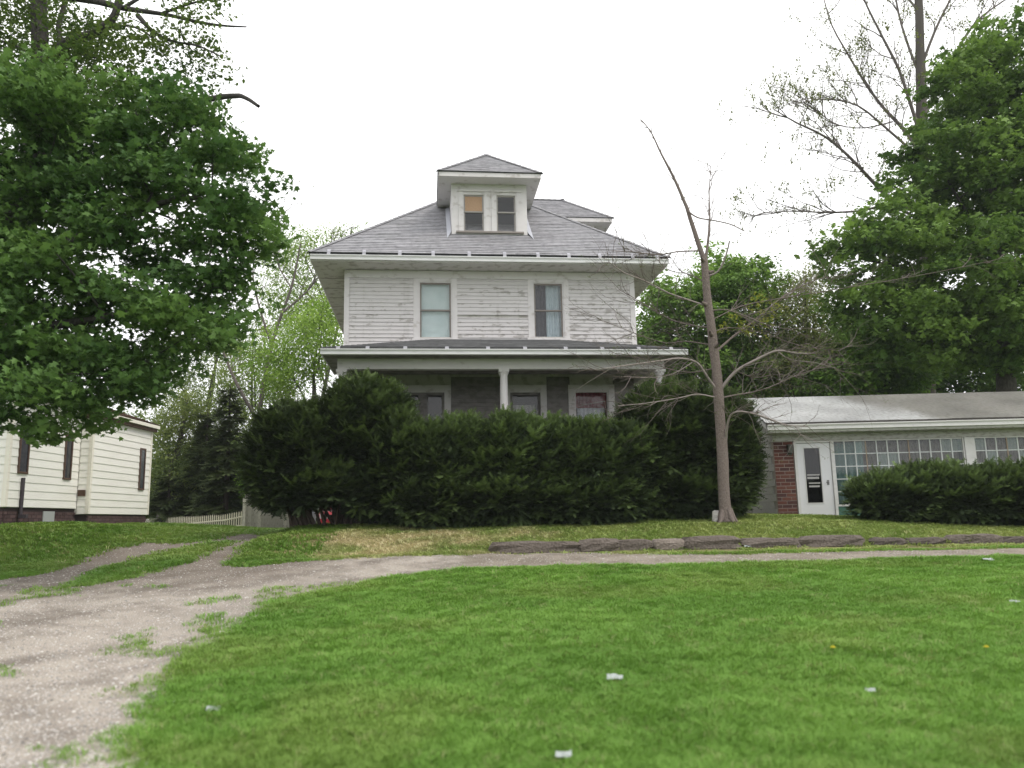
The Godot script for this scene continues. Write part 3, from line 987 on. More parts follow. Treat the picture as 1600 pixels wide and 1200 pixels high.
	for x in [-4.16, 0.14, 4.47]:
		var cm := MB.new()
		cm.tube([Vector3(x, 0.75, 2.3), Vector3(x, 2.0, 2.3), Vector3(x, 3.93, 2.3)], [0.125, 0.125, 0.1], 14, Color.WHITE)
		cm.span(Vector3(x - 0.14, 3.98, 2.16), Vector3(x + 0.14, 4.058, 2.44))
		cm.tube([Vector3(x, 3.90, 2.3), Vector3(x, 3.93, 2.3), Vector3(x, 3.98, 2.3)], [0.1, 0.13, 0.135], 14, Color.WHITE)
		cm.span(Vector3(x - 0.16, 0.66, 2.14), Vector3(x + 0.16, 0.75, 2.46))
		part("porch_column", cm.mesh(trim), o)
	var FL := MB.new()
	FL.span(Vector3(-4.4, 0.55, 0.04), Vector3(4.7, 0.655, 2.6))
	FL.span(Vector3(-4.35, -0.3, 2.3), Vector3(4.65, 0.55, 2.4))
	part("porch_floor", FL.mesh(porch_shaded_worn), o)
	slab("foundation", Vector3(x0 + 0.01, -0.4, -9.99), Vector3(x1 - 0.01, -0.002, -0.03), plain(lin(0.2, 0.19, 0.18), 0.9), o)

func glass_mat(col: Color, alpha: float) -> StandardMaterial3D:
	var m := plain(Color(col.r, col.g, col.b, alpha), 0.04, 0.5)
	m.transparency = BaseMaterial3D.TRANSPARENCY_ALPHA
	return m

func gutter(o: Node3D, x0: float, x1: float, y: float, w: float, m: Material, black: Material) -> void:
	# K shaped trough, open at the top, with a dark drip edge over its back
	var mb := MB.new()
	mb.span(Vector3(x0, y, w), Vector3(x1, y + 0.012, w + 0.075))
	mb.span(Vector3(x0, y, w + 0.075), Vector3(x1, y + 0.075, w + 0.09))
	mb.quad(Vector3(x0, y + 0.075, w + 0.09), Vector3(x1, y + 0.075, w + 0.09), Vector3(x1, y + 0.115, w + 0.115), Vector3(x0, y + 0.115, w + 0.115), Color.WHITE, Vector3(0, -0.5, 1))
	mb.span(Vector3(x0, y + 0.115, w + 0.10), Vector3(x1, y + 0.14, w + 0.122))
	mb.span(Vector3(x0 - 0.004, y, w), Vector3(x0 + 0.006, y + 0.13, w + 0.1))
	mb.span(Vector3(x1 - 0.006, y, w), Vector3(x1 + 0.004, y + 0.13, w + 0.1))
	part("gutter", mb.mesh(m), o)
	slab("drip_edge", Vector3(x0 + 0.12, y + 0.1, w + 0.012), Vector3(x1 - 0.12, y + 0.205, w + 0.05), black, o)

func strap(o: Node3D, x: float, e: float, w: float, rise: float, m: Material) -> void:
	var mb := MB.new()
	var run := 0.13
	var h := 0.05
	mb.quad(Vector3(x - h, e + 0.026, w + 0.004), Vector3(x + h, e + 0.026, w + 0.004), Vector3(x + h, e + 0.026 + run * rise, w - run), Vector3(x - h, e + 0.026 + run * rise, w - run), Color.WHITE, Vector3.UP)
	mb.quad(Vector3(x - h, e - 0.075, w + 0.045), Vector3(x + h, e - 0.075, w + 0.045), Vector3(x + h, e + 0.026, w + 0.004), Vector3(x - h, e + 0.026, w + 0.004), Color.WHITE, Vector3.BACK)
	part("gutter_strap", mb.mesh(m), o)

func ridge_caps(mb: MB, a: Vector3, b: Vector3, col: Color) -> void:
	var n := int(a.distance_to(b) / 0.22)
	var t := (b - a).normalized()
	var s := t.cross(Vector3.UP).normalized()
	var up := s.cross(t)
	for i in n:
		var p := a.lerp(b, float(i) / n) + up * 0.03
		var q := a.lerp(b, (i + 1.2) / n) + up * 0.018
		var k := rng.randf_range(0.85, 1.1)
		mb.quad(p, q, q + s * 0.12 - up * 0.05, p + s * 0.12 - up * 0.05, col * k, up)
		mb.quad(p, q, q - s * 0.12 - up * 0.05, p - s * 0.12 - up * 0.05, col * k, up)

func dormer(o: Node3D, base: Transform3D, trim: Material, soffit_m: Material, roof_m: Material, rc: Color, sash_m: Material, glass: Material, dark: Material, black: Material, front: bool) -> void:
	# built facing +z; the face stands 0.4 m inside the wall line
	var D := Node3D.new()
	D.name = "dormer" if front else "dormer_001"
	D.transform = base
	D.set_meta("label", "front dormer with two sash windows, one boarded" if front else "side dormer half hidden behind the roof")
	o.add_child(D)
	var w := -0.4
	var F := MB.new()
	var holes := [[-0.84, -0.14, 9.0, 10.24], [0.20, 0.87, 9.0, 10.24]]
	holed(F, -1.19, 1.2, 8.3, 10.56, w, 0.1, holes)
	F.span(Vector3(-1.19, 8.3, -3.4), Vector3(-1.09, 10.56, w - 0.1))
	F.span(Vector3(1.1, 8.3, -3.4), Vector3(1.2, 10.56, w - 0.1))
	part("dormer_wall", F.mesh(trim), D)
	for k in 2:
		var h: Array = holes[k]
		var g: Array = []
		if front and k == 0:
			var ply := textured(noise_tex(0.03, [0.0, 0.45, 0.55, 1.0], [lin(0.33, 0.20, 0.12), lin(0.40, 0.26, 0.17), lin(0.45, 0.30, 0.20), lin(0.47, 0.32, 0.22)], 90), Vector3(0.3, 1.5, 0.3), 0.85)
			g = [glass, ply]
		var win := sash_window(D, h[0], h[1], h[2], h[3], w, trim, plain(lin(0.33, 0.31, 0.30), 0.8) if front else sash_m, glass, 0.52, 0.1, g)
		if front:
			win.set_meta("label", "dormer window with upper sash boarded over" if k == 0 else "dormer window with dark panes")
		room(D, h[0] - 0.03, h[1] + 0.03, h[2] - 0.03, h[3] + 0.03, w - 0.11, 0.6, plain(lin(0.035, 0.04, 0.05), 0.9))
		# flaking casings stand proud
		slab("window_casing", Vector3(h[0] - 0.13, 8.98, w), Vector3(h[0] + 0.0, 10.3, w + 0.025), trim, D)
		slab("window_casing", Vector3(h[1] - 0.0, 8.98, w), Vector3(h[1] + 0.13, 10.3, w + 0.025), trim, D)
		slab("window_casing", Vector3(h[0] - 0.15, 10.302, w), Vector3(h[1] + 0.15, 10.36, w + 0.05), trim, D)
	slab("window_sill", Vector3(-1.05, 8.92, w - 0.05), Vector3(1.08, 8.975, w + 0.085), sash_m, D)
	for k in 2:
		slab("apron_board", Vector3(-1.02, 8.72 + k * 0.1, w), Vector3(1.05, 8.81 + k * 0.1, w + 0.02 - k * 0.006), trim, D)
	var fl := MB.new()
	var fm := plain(lin(0.36, 0.37, 0.42), 0.5)
	fl.quad(Vector3(-1.34, 8.62, -0.1), Vector3(1.36, 8.62, -0.1), Vector3(1.25, 8.87, w + 0.012), Vector3(-1.24, 8.87, w + 0.012), Color.WHITE, Vector3.UP)
	fl.quad(Vector3(-1.34, 8.64, -0.1), Vector3(-1.2, 8.98, w), Vector3(-1.2, 10.5, -2.15), Vector3(-1.34, 10.42, -2.15), Color.WHITE, Vector3.UP)
	fl.quad(Vector3(1.36, 8.64, -0.1), Vector3(1.21, 8.98, w), Vector3(1.21, 10.5, -2.15), Vector3(1.36, 10.42, -2.15), Color.WHITE, Vector3.UP)
	part("flashing", fl.mesh(fm), D)
	var e := 10.66
	var S := MB.new()
	S.span(Vector3(-1.57, e - 0.1, -2.6), Vector3(1.57, e - 0.07, 0.14))
	S.span(Vector3(-1.59, e - 0.1, 0.14), Vector3(1.59, e + 0.04, 0.165))
	S.span(Vector3(-1.595, e - 0.1, -3.0), Vector3(-1.57, e + 0.04, 0.14))
	S.span(Vector3(1.57, e - 0.1, -3.0), Vector3(1.595, e + 0.04, 0.14))
	part("dormer_soffit", S.mesh(trim), D)
	slab("drip_edge", Vector3(-1.61, e + 0.041, 0.15), Vector3(1.61, e + 0.066, 0.19), black, D)
	var R := MB.new()
	var ap := Vector3(0.0, 12.03, -1.35); var bk := Vector3(0.0, 12.03, -4.3)
	var p := Vector3(-1.62, e + 0.06, 0.2); var q := Vector3(1.62, e + 0.06, 0.2)
	shingles(R, p, q, ap, ap, 0.13, rc)
	shingles(R, Vector3(-1.62, e + 0.06, -2.75), p, ap, bk, 0.13, rc)
	shingles(R, q, Vector3(1.62, e + 0.06, -2.75), bk, ap, 0.13, rc)
	ridge_caps(R, p, ap, rc * 0.9); ridge_caps(R, q, ap, rc * 0.9); ridge_caps(R, ap, bk, rc * 0.9)
	part("dormer_roof", R.mesh(roof_m), D)

# ================================================================ the low building
func low_house() -> void:
	rng.seed = 41
	var o := thing("low_building", "long low building with white door, brick pier and gridded windows", "house", Vector3(7.96, 1.44, -21.4), deg_to_rad(-2.0))
	var white := textured(noise_tex(0.012, [0.0, 0.3, 1.0], [lin(0.5, 0.49, 0.47), lin(0.62, 0.61, 0.6), lin(0.68, 0.67, 0.66)], 101), Vector3(2, 1, 2), 0.6)
	var old := textured(noise_tex(0.02, [0.0, 0.35, 0.45, 1.0], [lin(0.28, 0.26, 0.24), lin(0.36, 0.34, 0.32), lin(0.46, 0.45, 0.43), lin(0.52, 0.51, 0.5)], 102), Vector3(2, 0.7, 2), 0.8)
	var dark := plain(lin(0.02, 0.022, 0.022), 0.95)
	var glass := glass_mat(lin(0.1, 0.13, 0.125), 0.12)
	var bx := 9.0
	# brick pier
	var brick_m := []
	for k in 4:
		var b: Array = [[0.13, 0.05, 0.038], [0.105, 0.042, 0.034], [0.155, 0.065, 0.048], [0.085, 0.04, 0.036]][k]
		brick_m.append(textured(noise_tex(0.05, [0.2, 0.8], [lin(b[0] * 0.8, b[1] * 0.8, b[2] * 0.8), lin(b[0] * 1.15, b[1] * 1.15, b[2] * 1.15)], 110 + k, 256), Vector3(0.4, 0.4, 0.4), 0.9))
	slab("pier_mortar", Vector3(-0.97, -0.3, -0.2), Vector3(-0.455, 1.985, -0.012), plain(lin(0.36, 0.31, 0.28), 0.95), o)
	var row_h := 0.098
	for j in 23:
		var y := -0.28 + j * row_h
		var xs := [-0.975, -0.72, -0.455] if j % 2 == 0 else [-0.975, -0.85, -0.59, -0.455]
		for k in xs.size() - 1:
			var mb := MB.new()
			mb.box(Vector3.ZERO, Vector3(xs[k + 1] - xs[k] - 0.016, row_h - 0.018, 0.1))
			part("brick", mb.mesh(brick_m[rng.randi() % 4]), o, Transform3D(Basis(), Vector3((xs[k] + xs[k + 1]) * 0.5, y + row_h * 0.5, -0.05 + rng.randf_range(-0.004, 0.004))))
	# side wall of painted blocks, towards the rear
	var block_m := [textured(noise_tex(0.03, [0.2, 0.8], [lin(0.36, 0.35, 0.34), lin(0.45, 0.44, 0.43)], 120, 256), Vector3(0.7, 0.7, 0.7), 0.9), textured(noise_tex(0.03, [0.2, 0.8], [lin(0.40, 0.39, 0.375), lin(0.47, 0.46, 0.45)], 121, 256), Vector3(0.7, 0.7, 0.7), 0.9)]
	slab("side_wall_core", Vector3(-0.965, -0.4, -4.4), Vector3(-0.8, 2.2, -0.21), plain(lin(0.33, 0.32, 0.31), 0.95), o)
	for j in 13:
		for k in 6:
			var z := -0.1 - k * 0.405 - (0.2 if j % 2 else 0.0)
			var mb := MB.new()
			mb.box(Vector3.ZERO, Vector3(0.03, 0.192, 0.397))
			part("concrete_block", mb.mesh(block_m[rng.randi() % 2]), o, Transform3D(Basis(), Vector3(-0.972 - rng.randf() * 0.003, -0.3 + j * 0.2, z - 0.2)))
	var G := MB.new()
	for s in [-0.97, bx]:
		G.tri(Vector3(s, 2.2, -4.4), Vector3(s, 2.2, -0.02), Vector3(s, 3.30, -2.2), Color.WHITE, Vector3.LEFT)
		G.tri(Vector3(s + 0.1, 2.2, -4.4), Vector3(s + 0.1, 2.2, -0.02), Vector3(s + 0.1, 3.30, -2.2), Color.WHITE, Vector3.RIGHT)
	part("gable_wall", G.mesh(block_m[0]), o)
	# door
	var dr := MB.new()
	dr.span(Vector3(-0.44, -0.02, -0.1), Vector3(-0.37, 1.98, 0.02)); dr.span(Vector3(0.53, -0.02, -0.1), Vector3(0.60, 1.98, 0.02)); dr.span(Vector3(-0.37, 1.93, -0.1), Vector3(0.53, 1.98, 0.02))
	part("door_frame", dr.mesh(white), o)
	var dm := plain(lin(0.70, 0.70, 0.72), 0.4)
	var L := MB.new()
	holed(L, -0.36, 0.52, 0.0, 1.92, -0.02, 0.04, [[-0.17, 0.235, 0.34, 1.79]])
	var door := part("door", L.mesh(dm), o)
	var bead := MB.new()
	bead.span(Vector3(-0.19, 0.32, -0.018), Vector3(-0.17, 1.81, -0.008)); bead.span(Vector3(0.235, 0.32, -0.018), Vector3(0.255, 1.81, -0.008))
	bead.span(Vector3(-0.17, 0.32, -0.018), Vector3(0.235, 0.34, -0.008)); bead.span(Vector3(-0.17, 1.79, -0.018), Vector3(0.235, 1.81, -0.008))
	part("glazing_bead", bead.mesh(white), door)
	var pg := MB.new()
	pg.quad(Vector3(-0.17, 0.34, -0.04), Vector3(0.235, 0.34, -0.04), Vector3(0.235, 1.79, -0.04), Vector3(-0.17, 1.79, -0.04), Color.WHITE, Vector3.BACK)
	part("pane", pg.mesh(glass_mat(lin(0.02, 0.02, 0.02), 0.2)), door)
	var nt := MB.new()
	for k in 4:
		var y: float = [1.06, 0.97, 0.84, 0.75][k]
		nt.span(Vector3(-0.13 + 0.03 * (k / 2), y, -0.036), Vector3(0.2 - 0.02 * (k % 2), y + [0.03, 0.05, 0.035, 0.045][k], -0.031))
	part("notice", nt.mesh(plain(lin(0.42, 0.41, 0.4), 0.7)), door)
	var hd := MB.new()
	hd.span(Vector3(0.37, 0.80, -0.02), Vector3(0.43, 0.93, -0.012))
	hd.tube([Vector3(0.40, 0.87, -0.02), Vector3(0.40, 0.87, 0.04), Vector3(0.33, 0.87, 0.045)], [0.012, 0.012, 0.011], 7, Color.WHITE)
	part("handle", hd.mesh(plain(lin(0.2, 0.2, 0.2), 0.35)), door)
	slab("door_step", Vector3(-0.5, -0.35, -0.1), Vector3(0.66, -0.022, 0.14), plain(lin(0.34, 0.33, 0.31), 0.95), o)
	room(o, -0.3, 0.45, 0.02, 1.88, -0.12, 0.8, dark)
	var lm := MB.new()
	lm.span(Vector3(-0.62, 1.62, 0.0), Vector3(-0.5, 1.9, 0.03)); lm.span(Vector3(-0.61, 1.66, 0.03), Vector3(-0.51, 1.86, 0.14)); lm.span(Vector3(-0.63, 1.86, 0.02), Vector3(-0.49, 1.885, 0.16))
	part("wall_lantern", lm.mesh(plain(lin(0.07, 0.075, 0.06), 0.5)), o)
	# gridded windows
	var bar := plain(lin(0.62, 0.64, 0.63), 0.6)
	var bar_b := plain(lin(0.33, 0.26, 0.2), 0.7)
	var panes := [glass, glass_mat(lin(0.4, 0.55, 0.52), 0.22)]
	for wdw in [[0.60, 4.05, 12, 5], [4.31, 7.75, 12, 5]]:
		var wx: float = wdw[0]; var we_: float = wdw[1]; var nc: int = wdw[2]; var nr: int = wdw[3]
		var y0 := 0.28; var y1 := 1.95
		var fr := MB.new()
		fr.span(Vector3(wx, y0 - 0.05, -0.08), Vector3(we_, y0, 0.0)); fr.span(Vector3(wx, y1, -0.08), Vector3(we_, y1 + 0.03, 0.0))
		fr.span(Vector3(wx, y0, -0.08), Vector3(wx + 0.03, y1, 0.0)); fr.span(Vector3(we_ - 0.03, y0, -0.08), Vector3(we_, y1, 0.0))
		var win := part("window", fr.mesh(white), o)
		for i in range(1, nc):
			var x := lerpf(wx + 0.03, we_ - 0.03, float(i) / nc)
			slab("muntin", Vector3(x - 0.013, y0, -0.05), Vector3(x + 0.013, y1, -0.02), bar_b if (i == 3 or i == 7) else bar, win)
		for j in range(1, nr):
			var y := lerpf(y0, y1, float(j) / nr)
			slab("glazing_bar", Vector3(wx + 0.03, y - 0.011, -0.047), Vector3(we_ - 0.03, y + 0.011, -0.024), bar, win)
		for i in nc:
			for j in nr:
				var xa := lerpf(wx + 0.03, we_ - 0.03, float(i) / nc); var xb := lerpf(wx + 0.03, we_ - 0.03, float(i + 1) / nc)
				var ya := lerpf(y0, y1, float(j) / nr); var yb := lerpf(y0, y1, float(j + 1) / nr)
				var g := MB.new()
				var z := -0.036 + rng.randf_range(-0.003, 0.003)
				var k := rng.randf_range(-0.003, 0.003)
				g.quad(Vector3(xa, ya, z), Vector3(xb, ya, z + k), Vector3(xb, yb, z + k), Vector3(xa, yb, z), Color.WHITE, Vector3.BACK)
				part("pane", g.mesh(panes[0 if rng.randf() < 0.7 else 1]), win)
		slab("lower_panel", Vector3(wx, -0.7, -0.1), Vector3(we_, y0 - 0.05, -0.02), plain(lin(0.07, 0.16, 0.12), 0.7), o)
		room(o, wx + 0.02, we_ - 0.02, y0, y1, -0.1, 1.2, dark)
	var cur_a := textured(noise_tex(0.02, [0.2, 0.5, 0.8], [lin(0.08, 0.15, 0.145), lin(0.15, 0.23, 0.22), lin(0.10, 0.18, 0.17)], 130), Vector3(0.3, 2, 0.3), 0.9)
	var cur_b := textured(noise_tex(0.02, [0.2, 0.5, 0.8], [lin(0.08, 0.075, 0.065), lin(0.14, 0.13, 0.12), lin(0.22, 0.21, 0.2)], 131), Vector3(0.3, 2, 0.3), 0.9)
	curtain("curtain", o, 0.64, 1.45, 0.3, 1.94, -0.2, 0.15, 0.03, cur_a)
	curtain("curtain", o, 1.45, 4.02, 0.3, 1.94, -0.26, 0.17, 0.035, cur_b)
	curtain("curtain", o, 4.36, 7.7, 0.3, 1.94, -0.24, 0.17, 0.035, cur_b)
	slab("pillar", Vector3(4.06, -0.7, -0.1), Vector3(4.30, 1.98, 0.03), white, o)
	slab("end_wall", Vector3(7.76, -0.9, -0.1), Vector3(bx, 1.98, 0.0), old, o)
	slab("rear_wall", Vector3(-0.95, -0.5, -4.4), Vector3(bx, 2.2, -4.3), old, o)
	slab("end_wall", Vector3(bx - 0.1, -0.9, -4.3), Vector3(bx, 2.2, -0.1), old, o)
	slab("plinth", Vector3(-0.96, -1.0, -4.39), Vector3(bx - 0.01, -0.701, -0.11), old, o)
	# beam, soffit, gutter, roof
	slab("front_beam", Vector3(-1.0, 1.985, -0.12), Vector3(bx, 2.17, 0.035), old, o)
	slab("soffit", Vector3(-1.2, 2.172, -0.1), Vector3(bx + 0.2, 2.2, 0.46), old, o)
	gutter(o, -1.25, bx + 0.2, 2.24, 0.47, white, plain(lin(0.03, 0.025, 0.025), 0.8))
	slab("fascia", Vector3(-1.24, 2.2, 0.44), Vector3(bx + 0.2, 2.4, 0.468), white, o)
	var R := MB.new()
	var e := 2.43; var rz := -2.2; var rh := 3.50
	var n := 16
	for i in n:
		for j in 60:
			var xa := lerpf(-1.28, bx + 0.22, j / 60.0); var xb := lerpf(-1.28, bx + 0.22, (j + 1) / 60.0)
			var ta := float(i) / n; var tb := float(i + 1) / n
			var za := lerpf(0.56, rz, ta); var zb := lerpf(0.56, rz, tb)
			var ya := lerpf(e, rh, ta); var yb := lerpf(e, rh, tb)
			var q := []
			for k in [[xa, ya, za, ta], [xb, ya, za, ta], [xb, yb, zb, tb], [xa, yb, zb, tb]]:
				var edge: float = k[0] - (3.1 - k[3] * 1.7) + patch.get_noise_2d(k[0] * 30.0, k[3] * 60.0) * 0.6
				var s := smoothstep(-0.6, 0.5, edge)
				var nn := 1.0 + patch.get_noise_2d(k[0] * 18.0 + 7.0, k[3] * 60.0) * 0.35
				q.append([Vector3(k[0], k[1] + patch.get_noise_2d(k[0] * 12.0, k[3] * 30.0) * 0.012, k[2]), Color(0.335, 0.34, 0.35).lerp(Color(0.165, 0.16, 0.15), s) * nn])  # whitish sheen at the left is put into the colour, brown at right
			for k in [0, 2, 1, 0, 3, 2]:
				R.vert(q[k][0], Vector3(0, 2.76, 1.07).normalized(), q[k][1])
	R.quad(Vector3(-1.28, rh, rz), Vector3(bx + 0.22, rh, rz), Vector3(bx + 0.22, 2.2, -4.7), Vector3(-1.28, 2.2, -4.7), Color(0.16, 0.15, 0.13), Vector3(0, 1, -1))
	R.quad(Vector3(-1.28, rh - 0.05, rz), Vector3(bx + 0.22, rh - 0.05, rz), Vector3(bx + 0.22, e - 0.05, 0.54), Vector3(-1.28, e - 0.05, 0.54), Color(0.1, 0.1, 0.1), Vector3.DOWN)
	R.quad(Vector3(-1.28, e, 0.56), Vector3(bx + 0.22, e, 0.56), Vector3(bx + 0.22, e - 0.05, 0.54), Vector3(-1.28, e - 0.05, 0.54), Color(0.1, 0.09, 0.09), Vector3.BACK)
	var rm := vcol(0.5, 0.5)
	rm.albedo_texture = noise_tex(0.03, [0.0, 0.4, 0.55, 1.0], [Color(0.7, 0.7, 0.68), Color(0.9, 0.9, 0.88), Color(0.97, 0.97, 0.96), Color(1, 1, 1)], 140, 512, 5)
	rm.uv1_triplanar = true; rm.uv1_world_triplanar = true; rm.uv1_scale = Vector3(0.5, 0.5, 0.5)
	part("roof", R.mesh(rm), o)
	var bg := MB.new()
	for s in [[0.5, rz, e - 0.02, rh - 0.02], [-4.7, rz, 2.2, rh - 0.02]]:
		bg.quad(Vector3(-1.27, s[2], s[0]), Vector3(-1.27, s[3], s[1]), Vector3(-1.27, s[3] - 0.14, s[1]), Vector3(-1.27, s[2] - 0.14, s[0]), Color.WHITE, Vector3.LEFT)
		bg.quad(Vector3(-1.24, s[2], s[0]), Vector3(-1.24, s[3], s[1]), Vector3(-1.24, s[3] - 0.14, s[1]), Vector3(-1.24, s[2] - 0.14, s[0]), Color.WHITE, Vector3.RIGHT)
		bg.quad(Vector3(-1.27, s[2] - 0.14, s[0]), Vector3(-1.27, s[3] - 0.14, s[1]), Vector3(-1.24, s[3] - 0.14, s[1]), Vector3(-1.24, s[2] - 0.14, s[0]), Color.WHITE, Vector3.DOWN)
	part("barge_board", bg.mesh(white), o)

# ================================================================ the cream house at the left
func siding_house() -> void:
	rng.seed = 51
	var o := thing("cream_house", "cream sided house with brown foundation at the left", "house", Vector3(-11.65, 1.6, -22.0))
	var cream := []
	for k in 2:
		cream.append(textured(noise_tex(0.01, [0.2, 0.8], [lin(0.86, 0.84, 0.80), lin(0.9, 0.885, 0.85)], 150 + k, 256), Vector3(3, 1, 3), 0.55))
	var corner := plain(lin(0.84, 0.80, 0.72), 0.5)
	var brown := plain(lin(0.10, 0.06, 0.045), 0.7)
	var dark := plain(lin(0.02, 0.02, 0.025), 0.9)
	var glass := glass_mat(lin(0.4, 0.45, 0.5), 0.2)
	var zl := 3.1      # the left block's front face, ahead of the origin
	var xl := -0.33    # its side wall
	# cores
	var W := MB.new()
	W.span(Vector3(-7.0, 0.29, -3.6), Vector3(-0.02, 3.05, -0.02))
	W.span(Vector3(-8.0, 0.44, -0.02), Vector3(xl - 0.02, 3.2, zl - 0.02))
	part("wall", W.mesh(cream[0]), o)
	# side walls face +x: turn boards a quarter
	var rb := Transform3D(Basis(Vector3.UP, PI / 2), Vector3(0, 0, 0))
	boards(o, "siding_board", 0.07, 3.54, 0.3, 3.0, 0.0, 0.2, cream, rb, 0.02)
	var lb := Transform3D(Basis(Vector3.UP, PI / 2), Vector3(xl, 0, 0))
	boards(o, "siding_board", -zl + 0.07, -0.03, 0.45, 3.15, 0.0, 0.2, cream, lb, 0.02)
	boards(o, "siding_board", xl + 0.03, -0.07, 0.3, 3.0, 0.0, 0.2, cream, Transform3D(), 0.02)
	boards(o, "siding_board", -8.0, xl - 0.07, 0.45, 3.15, zl, 0.2, cream, Transform3D(), 0.02)
	for k in [[Vector3(-0.07, 0.3, -0.07), Vector3(0.026, 3.0, 0.026)], [Vector3(-0.07, 0.3, -3.62), Vector3(0.026, 3.0, -3.54)], [Vector3(xl - 0.07, 0.45, zl - 0.07), Vector3(xl + 0.026, 3.15, zl + 0.026)]]:
		slab("corner_trim", k[0], k[1], corner, o)
	# windows, seen edge on
	for k in [[xl, 2.35, 2.75, 1.3, 2.35], [xl, 0.42, 0.78, 1.25, 2.38], [0.0, -3.18, -2.82, 1.1, 2.3]]:
		var x: float = k[0]; var za: float = k[1]; var zb: float = k[2]
		var fr := MB.new()
		fr.span(Vector3(x, k[3], za), Vector3(x + 0.045, k[4], za + 0.05)); fr.span(Vector3(x, k[3], zb - 0.05), Vector3(x + 0.045, k[4], zb))
		fr.span(Vector3(x, k[3] - 0.05, za), Vector3(x + 0.05, k[3], zb)); fr.span(Vector3(x, k[4], za), Vector3(x + 0.045, k[4] + 0.05, zb))
		var win := part("window", fr.mesh(brown), o)
		slab("pane", Vector3(x + 0.015, k[3], za + 0.05), Vector3(x + 0.03, k[4], zb - 0.05), plain(lin(0.02, 0.022, 0.03), 0.08, 0.6), win)
	var ds := MB.new()
	ds.tube([Vector3(xl + 0.06, 0.2, 2.55), Vector3(xl + 0.06, 1.15, 2.55)], [0.045, 0.045], 8, Color.WHITE)
	ds.span(Vector3(xl + 0.03, 0.18, 2.50), Vector3(xl + 0.22, 0.27, 2.60))
	part("downspout", ds.mesh(plain(lin(0.06, 0.05, 0.06), 0.6)), o)
	slab("vent_cover", Vector3(xl + 0.05, 0.78, 0.02), Vector3(-0.09, 0.95, 0.06), brown, o)
	# brick foundation: courses of painted brick
	var F := MB.new()
	F.span(Vector3(-7.0, -0.6, -3.58), Vector3(-0.05, 0.285, -0.05))
	F.span(Vector3(-8.0, -0.6, -0.05), Vector3(xl - 0.05, 0.435, zl - 0.05))
	part("foundation_core", F.mesh(plain(lin(0.06, 0.045, 0.045), 0.95)), o)
	var B := MB.new()
	for j in 11:
		var y := -0.55 + j * 0.082
		for seg in [[-3.58, -0.06, -0.05, 0.28], [-0.03, zl - 0.06, xl - 0.05, 0.43]]:
			if y + 0.07 > seg[3]:
				continue
			var z: float = seg[0] + (0.1 if j % 2 else 0.0)
			while z < seg[1]:
				var zz := minf(z + 0.2, seg[1])
				var t := rng.randf_range(0.75, 1.2)
				B.span(Vector3(seg[2], y, z), Vector3(seg[2] + 0.03, y + 0.072, zz), Color(0.105 * t, 0.07 * t, 0.07 * t))
				z += 0.212
		var x := -8.0
		while x < xl - 0.06:
			var t := rng.randf_range(0.75, 1.2)
			if y + 0.07 < 0.43:
				B.span(Vector3(x, y, zl - 0.05), Vector3(minf(x + 0.2, xl - 0.055), y + 0.072, zl - 0.02), Color(0.105 * t, 0.07 * t, 0.07 * t))
			x += 0.212
	var fb := part("foundation_bricks", B.mesh(vcol(0.9)), o)
	fb.set_meta("kind", "stuff")
	slab("basement_window", Vector3(xl - 0.02, 0.1, 1.0), Vector3(xl + 0.0, 0.36, 1.5), plain(lin(0.4, 0.42, 0.42), 0.4), o)
	# roofs
	var R := MB.new()
	var rc := Color(0.12, 0.075, 0.055)
	shingles(R, Vector3(0.16, 3.16, 0.16), Vector3(0.16, 3.16, -3.75), Vector3(-3.4, 4.5, -2.0), Vector3(-3.4, 4.5, -1.6), 0.16, rc)
	shingles(R, Vector3(0.16, 3.16, -3.75), Vector3(-7.2, 3.16, -3.75), Vector3(-3.4, 4.5, -1.8), Vector3(-3.4, 4.5, -1.8), 0.16, rc)
	shingles(R, Vector3(-7.2, 3.16, 0.16), Vector3(0.16, 3.16, 0.16), Vector3(-3.4, 4.5, -1.6), Vector3(-3.4, 4.5, -1.6), 0.16, rc)
	shingles(R, Vector3(xl + 0.28, 3.34, zl + 0.35), Vector3(xl + 0.28, 3.34, -0.6), Vector3(-4.4, 5.6, 0.0), Vector3(-4.4, 5.6, 0.4), 0.16, rc)
	shingles(R, Vector3(-8.3, 3.34, zl + 0.35), Vector3(xl + 0.28, 3.34, zl + 0.35), Vector3(-4.4, 5.6, 0.4), Vector3(-4.4, 5.6, 0.4), 0.16, rc)
	shingles(R, Vector3(-8.3, 3.34, -0.6), Vector3(-8.3, 3.34, zl + 0.35), Vector3(-4.4, 5.6, 0.4), Vector3(-4.4, 5.6, 0.0), 0.16, rc)
	part("roof", R.mesh(vcol(0.9)), o)
	var S := MB.new()
	S.span(Vector3(-7.1, 2.93, -3.72), Vector3(0.12, 3.06, 0.14))
	S.span(Vector3(-8.2, 3.21, -0.55), Vector3(xl + 0.24, 3.25, zl + 0.3))
	part("soffit", S.mesh(brown), o)
	slab("gutter", Vector3(0.123, 3.03, -3.74), Vector3(0.19, 3.13, 0.15), corner, o)
	slab("gutter", Vector3(xl + 0.24, 3.21, -0.5), Vector3(xl + 0.33, 3.33, zl + 0.32), corner, o)

